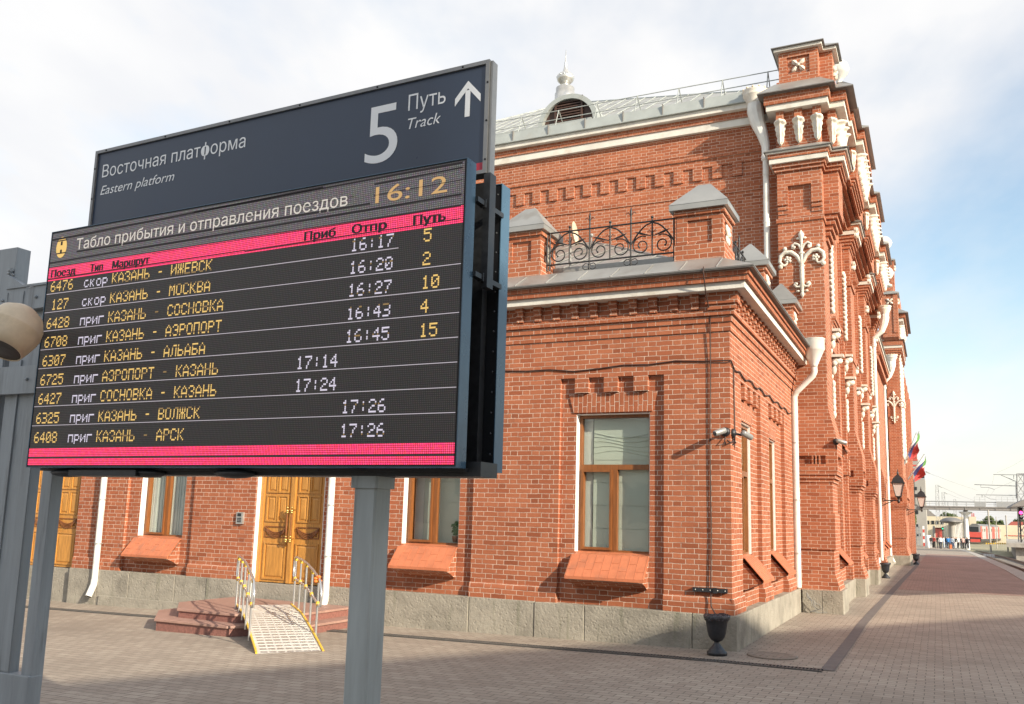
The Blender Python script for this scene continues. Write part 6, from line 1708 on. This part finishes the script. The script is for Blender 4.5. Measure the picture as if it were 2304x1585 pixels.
mb = MB(); p = at(2102, 1205, 147); mb.lathe((p.x, 147, -1), [(.18, 0), (.18, at(2102, 1188, 147).z + 1), (.10, at(2102, 1184, 147).z + 1), (0, at(2102, 1183, 147).z + 1)], 10); mb.build('post', ['towergrey'], o)
mb = MB()
for k in range(9): box_at(mb, 2218 + k * 5.2, 1222, 2221 + k * 5.2, 1225, 130, .2)
tag(mb.build('yellow_blocks', ['yellow']), 'row of yellow kerb blocks on the ballast in front of the train', 'kerb block')

# masts, wires, signal
def pole(x0, y0, x1, y1, Y, r, label, m='concrete'):
    p, q = at(x0, y0, Y), at(x1, y1, Y); mb = MB(); mb.tube([(p.x, Y, -2), (q.x, Y, q.z)], [r, r * .75], 8)
    return tag(mb.build('mast', [m]), label, 'mast', 'masts over the tracks')
pole(2229, 1222, 2223, 1148, 140, .14, 'pale concrete mast in front of the train, tallest of the plain masts')
pole(2267, 1218, 2263, 1160, 150, .12, 'grey concrete mast right of the train')
pole(2241, 1190, 2241, 1163, 170, .08, 'short dark mast above the middle of the train')
pole(2165, 1180, 2164, 1153, 150, .08, 'dark mast rising just left of the white footbridge column')
def lattice(xb, xt, yb, yt, Y, wb, wt, label):
    p, q = at(xb, yb, Y), at(xt, yt, Y); mb = MB(); zb, zt = -2, q.z
    cs = []
    for a in (-1, 1):
        for b2 in (-1, 1): mb.tube([(p.x + a * wb, Y + b2 * wb, zb), (q.x + a * wt, Y + b2 * wt, zt)], .05, 4)
    n = max(5, int((zt - zb) / 1.1))
    for k in range(n):
        t0, t1 = k / n, (k + 1) / n
        x0 = p.x + (q.x - p.x) * t0; x1 = p.x + (q.x - p.x) * t1; w0 = wb + (wt - wb) * t0; w1 = wb + (wt - wb) * t1; z0 = zb + (zt - zb) * t0; z1 = zb + (zt - zb) * t1
        for b2 in (-1, 1):
            mb.tube([(x0 - w0, Y + b2 * w0, z0), (x1 + w1, Y + b2 * w1, z1)], .03, 4); mb.tube([(x0 + w0, Y + b2 * w0, z0), (x1 - w1, Y + b2 * w1, z1)], .03, 4); mb.tube([(x1 - w1, Y + b2 * w1, z1), (x1 + w1, Y + b2 * w1, z1)], .025, 4)
    return tag(mb.build('lattice_mast', ['lattice']), label, 'lattice mast', 'lattice masts')
lattice(2111, 2108, 1180, 1092, 190, .42, .26, 'tallest lattice mast beyond the footbridge, leftmost of its row')
lattice(2125, 2122, 1180, 1108, 210, .42, .26, 'lattice mast beyond the footbridge, second from left in its row')
lattice(2150, 2148, 1180, 1124, 240, .42, .26, 'shortest lattice mast just above the footbridge rail')
CM = lattice(2298, 2296, 1215, 1066, 112, .34, .34, 'heavy lattice mast with signal and three arms at the right edge')
mb = MB()
def arm(pts, Y, r=.045): mb.tube([at(x, y, Y) for x, y in pts], r, 5)
arm([(2235, 1068), (2304, 1069)], 112); arm([(2252, 1069), (2284, 1083)], 112); arm([(2192, 1090.5), (2288, 1094)], 112, .05); arm([(2207, 1091), (2207, 1097), (2224, 1097), (2238, 1102)], 112, .035); arm([(2196, 1113.5), (2286, 1115)], 112); arm([(2210, 1114), (2210, 1120)], 112); arm([(2214, 1116), (2228, 1123), (2240, 1124)], 112, .03)
arm([(2286, 1083), (2287, 1122)], 112, .06); arm([(2281, 1068), (2281, 1078)], 112, .04); arm([(2291, 1068), (2304, 1068)], 112, .1)
ca = mb.build('catenary_arm', ['lattice']); ca.parent = CM; ca.location = -CM.location
mb = MB()
for pts in ([(2304, 1033), (2283, 1046), (2244, 1064)], [(2237, 1068), (2232, 1091)], [(2290, 1079), (2238, 1101)], [(2238, 1101), (2226, 1120)], [(2226, 1098), (2218, 1114)]): mb.tube([at(x, y, 112) for x, y in pts], .012, 4)
mb.tube([at(2080, 1061, 165), at(2092, 1066, 170), at(2140, 1084, 190), at(2200, 1104, 230)], .03, 4); mb.tube([at(2084, 1062, 165), at(2092, 1065, 168)], .11, 6)
mb.tube([at(2109, 1093, 190), at(2120, 1097, 195), at(2160, 1115, 215), at(2200, 1130, 250)], .03, 4); mb.tube([at(2114, 1094.5, 190), at(2119, 1097, 192)], .10, 6); mb.tube([at(2126, 1109, 210), at(2131, 1111.5, 212)], .10, 6); mb.tube([at(2123, 1108, 210), at(2160, 1122, 230)], .03, 4)
for y0, y1 in ((1150, 1153), (1158, 1156), (1166, 1163), (1170, 1171)): mb.tube([at(2178, y0, 160), at(2215, (y0 + y1) / 2 + 2, 165), at(2262, y1, 170), at(2304, y0 - 1, 170)], .02, 4)
tag(mb.build('overhead_wires', ['lattice']), 'thin overhead wires slung between the masts above the tracks', 'wires')
o = thing('railway_signal', 'black railway signal showing a pink-red light on the right-hand mast', 'signal', at(2297, 1170, 108))
mb = MB(); p, q = at(2293, 1168, 108), at(2300.5, 1142, 108); mb.box(p.x, q.x, 108, 108.3, p.z, q.z); mb.tube([(p.x + .1, 108.4, -2), (p.x + .1, 108.4, p.z)], .07, 6); mb.build('housing', ['black'], o)
mb = MB(); p = at(2297, 1154, 107.9); mb.lathe(p, [(0, -.05), (.17, -.04), (.17, .04), (0, .05)], 14, axis=(0, -1, 0)); mb.build('lamp', ['signalred'], o)
mb = MB(); p = at(2298, 1162, 107.9); mb.lathe(p, [(0, -.03), (.13, -.03), (.13, .03), (0, .03)], 12, axis=(0, -1, 0)); mb.build('plate', ['white'], o)
o = thing('railway_signal', 'small signal with a green light between the crowd and the canopy', 'signal', at(2121, 1200, 146))
mb = MB(); p, q = at(2119.5, 1194, 146), at(2123, 1186, 146); mb.box(p.x, q.x, 146, 146.2, p.z, q.z); mb.tube([((p.x + q.x) / 2, 146.2, -1.2), ((p.x + q.x) / 2, 146.2, p.z)], .05, 6); mb.build('housing', ['black'], o)
mb = MB(); mb.lathe(at(2121, 1190, 145.95), [(0, -.03), (.1, -.03), (.1, .03), (0, .03)], 10, axis=(0, -1, 0)); mb.build('lamp', ['signalgreen'], o)

# trees far away
def tree(px, pyb, pyt, Y, wpx, label, seed, m):
    rr = random.Random(seed); b0, t0 = at(px, pyb, Y), at(px, pyt, Y); gz0 = -2.0; W_ = (at(px + wpx / 2, pyb, Y).x - at(px - wpx / 2, pyb, Y).x) / 2
    o = thing('tree', label, 'tree', (b0.x, Y, gz0), 'trees beyond the tracks')
    mb = MB(); zc = (b0.z + t0.z) / 2; mb.tube([(b0.x, Y, gz0), (b0.x + .1, Y, b0.z), (b0.x - .1, Y, zc)], [.3, .22, .1], 8)
    for k in range(5): a = rr.uniform(0, 6.28); mb.tube([(b0.x, Y, b0.z), (b0.x + W_ * .5 * math.cos(a), Y + W_ * .4 * math.sin(a), zc + .6)], [.12, .04], 5)
    mb.build('trunk', ['bark'], o)
    mb = MB(); H_ = (t0.z - b0.z)
    cl = [(rr.uniform(-.75, .75), rr.uniform(-.6, .6), rr.uniform(.1, .85), rr.uniform(.22, .42)) for _ in range(26)]
    for _ in range(1500):
        c = rr.choice(cl); d = Vector((rr.gauss(0, 1), rr.gauss(0, 1), rr.gauss(0, 1))).normalized() * c[3] * rr.uniform(.6, 1.05)
        sh = 1 - .55 * abs(c[2] + d.z * .7 - .35)
        p = Vector((b0.x + (c[0] * sh + d.x) * W_, Y + (c[1] + d.y) * W_, b0.z + (c[2] + d.z * .6) * H_))
        e = rr.uniform(.12, .26); u = Vector((rr.gauss(0, 1), rr.gauss(0, 1), rr.gauss(0, 1))).normalized(); v = u.orthogonal().normalized()
        mb.add([p - u * e, p + v * e * .7, p + u * e, p - v * e * .7], [(0, 1, 2, 3)])
    mb.build('crown', [m], o)
tree(2136, 1170, 1153, 275, 44, 'rounded green tree above the cream building', 1, 'foliage')
tree(2226, 1186, 1163, 275, 30, 'bushy olive tree behind the train', 2, 'foliage2')
tree(2248, 1186, 1171, 300, 26, 'lower green trees to the right of the bushy olive one', 3, 'foliage')
tree(2294, 1180, 1168, 300, 34, 'green tree behind the red-roofed house', 4, 'foliage')
tree(2204, 1188, 1173, 290, 26, 'low olive tree just right of the cream turret', 5, 'foliage2')
tree(2088, 1165, 1150, 270, 20, 'olive tree beside the dark gabled roof', 6, 'foliage2')
tree(2052, 1190, 1128, 120, 18, 'slim green tree at the foot of the grey block beyond the pier', 7, 'foliage2')

# ------------------------------------------------------------------ people
def person(px, pyfoot, pytop, mats, label, yaw=0, pose=0, Y=None):
    hgt = 1.72
    Yd = Y or 132
    f = at(px, pyfoot, Yd); gz0 = gslope(f.x, Yd)
    k = (at(px, pytop, Yd).z - at(px, pyfoot, Yd).z) / hgt; k = max(.92, min(1.08, k))
    st = .16 if pose == 1 else .05
    v = {'pel': (0, 0, .95), 'spi': (0, .0, 1.15), 'che': (0, 0, 1.36), 'nec': (0, 0, 1.48), 'hea': (0, .01, 1.58), 'top': (0, .0, 1.70),
         'hl': (-.09, 0, .90), 'kl': (-.10, -st * .7, .50), 'al': (-.10, -st * 1.2 if pose else 0, .09), 'tl': (-.11, -st - .13, .04),
         'hr': (.09, 0, .90), 'kr': (.10, st * .5, .50), 'ar': (.10, st * 1.6 if pose else 0, .09), 'tr': (.11, st - .10, .04),
         'sl': (-.18, 0, 1.40), 'el': (-.25, .03, 1.14), 'wl': (-.24, -.10 if pose != 2 else -.22, .92 if pose != 2 else 1.2), 'dl': (-.23, -.13, .83 if pose != 2 else 1.22),
         'sr': (.18, 0, 1.40), 'er': (.25, .03, 1.14), 'wr': (.25, -.02, .90), 'dr': (.25, -.04, .80)}
    rad = {'pel': .135, 'spi': .125, 'che': .15, 'nec': .055, 'hea': .085, 'top': .07, 'hl': .095, 'kl': .06, 'al': .045, 'tl': .04, 'hr': .095, 'kr': .06, 'ar': .045, 'tr': .04, 'sl': .065, 'el': .045, 'wl': .034, 'dl': .03, 'sr': .065, 'er': .045, 'wr': .034, 'dr': .03}
    ed = [('pel', 'spi'), ('spi', 'che'), ('che', 'nec'), ('nec', 'hea'), ('hea', 'top'), ('pel', 'hl'), ('hl', 'kl'), ('kl', 'al'), ('al', 'tl'), ('pel', 'hr'), ('hr', 'kr'), ('kr', 'ar'), ('ar', 'tr'), ('che', 'sl'), ('sl', 'el'), ('el', 'wl'), ('wl', 'dl'), ('che', 'sr'), ('sr', 'er'), ('er', 'wr'), ('wr', 'dr')]
    names = list(v); me = bpy.data.meshes.new('p'); me.from_pydata([Vector(v[n]) * k for n in names], [(names.index(a), names.index(b2)) for a, b2 in ed], [])
    ob = bpy.data.objects.new('p', me); col.objects.link(ob); md = ob.modifiers.new('skin', 'SKIN'); md.use_smooth_shade = True; ob.modifiers.new('sub', 'SUBSURF').levels = 1
    sv = me.skin_vertices[0].data
    for i, n in enumerate(names): sv[i].radius = (rad[n] * k, rad[n] * k * (.75 if n in ('che', 'spi') else 1)); sv[i].use_root = n == 'pel'
    dg = bpy.context.evaluated_depsgraph_get(); dg.update(); m2 = bpy.data.meshes.new_from_object(ob.evaluated_get(dg)); bpy.data.objects.remove(ob)
    m2.name = 'person'
    for q in (mats[0], mats[1], 'skin', 'hair', 'cloth_black'): m2.materials.append(MT[q])
    for p in m2.polygons:
        c = p.center / k
        if c.z > 1.63 or (c.z > 1.53 and c.y > .03): i = 3
        elif c.z > 1.47 or (abs(c.x) > .2 and c.z < .90 and pose != 2): i = 2
        elif c.z < .11: i = 4
        elif c.z < .96 and abs(c.x) < .2: i = 1
        else: i = 0
        p.material_index = i
    o = bpy.data.objects.new('person', m2); col.objects.link(o); o.location = (f.x, Yd, gz0); o.rotation_euler = (0, 0, yaw)
    return tag(o, label, 'person', 'people on the far platform')
PPL = [(2099, 1225, 1204, ('cloth_grey', 'cloth_black'), 'person in grey behind the two leftmost people', 1.7, 0, 139), (2129, 1225, 1204, ('cloth_black', 'cloth_jeans'), 'person in black top and jeans just left of the blue shirt', 2.2, 0, 137), (2153, 1222, 1203, ('cloth_navy', 'cloth_black'), 'person in navy between the black top and the white top', .9, 0, 139), (2170, 1221, 1205, ('cloth_grey', 'cloth_navy'), 'person in grey top right of the pink top', 2.9, 1, 140),
 (2095, 1228, 1202, ('cloth_black', 'cloth_grey'), 'person in dark jacket and grey trousers, leftmost of the crowd, standing', .6, 0, 128), (2102, 1227, 1201, ('cloth_red', 'cloth_black'), 'person in red top close behind the leftmost one in black', 2.6, 0, 131),
 (2112, 1229, 1203, ('cloth_black', 'cloth_black'), 'person all in black just left of the white shirt', 3.0, 1, 129), (2117, 1230, 1204, ('cloth_white', 'cloth_navy'), 'person in white shirt and dark trousers walking at the front', .2, 1, 126), (2124, 1226, 1204, ('cloth_pale', 'cloth_pale'), 'person in pale clothes between the white shirt and the blue shirt', 1.2, 0, 133),
 (2134, 1227, 1199, ('cloth_blue', 'cloth_navy'), 'person in bright blue shirt and dark trousers', .3, 2, 128), (2142, 1226, 1204, ('cloth_pale', 'cloth_jeans'), 'person in pale blue top and jeans right of the blue shirt', 2.8, 0, 130),
 (2150, 1222, 1203, ('cloth_black', 'cloth_white'), 'person in black top and white trousers before the thick column', .0, 0, 133), (2156, 1221, 1203, ('cloth_white', 'cloth_black'), 'person in white top with dark trousers behind the column', .4, 1, 135), (2162, 1221, 1202, ('cloth_black', 'cloth_navy'), 'person in black left of the pink top', 1.9, 0, 136),
 (2167, 1221, 1205, ('cloth_pink', 'cloth_black'), 'person in pale pink top near the white column', .5, 0, 137), (2175, 1221, 1204, ('cloth_black', 'cloth_black'), 'person in black by the foot of the white column', 2.2, 1, 138), (2178, 1220, 1206, ('cloth_navy', 'cloth_navy'), 'rightmost person of the crowd, in navy', 3.3, 0, 139), (2146, 1224, 1204, ('cloth_grey', 'cloth_jeans'), 'person in grey top beside the pale blue one', 1.0, 1, 132)]
for p in PPL: person(p[0], p[1], p[2], p[3], p[4], p[5], p[6], p[7])
mb = MB(); q = at(2139, 1222, 128); mb.box(q.x - .14, q.x + .14, 127.9, 128.1, gslope(0, 128) + .05, gslope(0, 128) + .52); mb.tube([(q.x - .08, 128, gslope(0, 128) + .5), (q.x, 128, gslope(0, 128) + .66), (q.x + .08, 128, gslope(0, 128) + .5)], .015, 5)
tag(mb.build('carrier_bag', ['cloth_orange'], bevel=.02), 'orange bag beside the person in the blue shirt', 'bag')
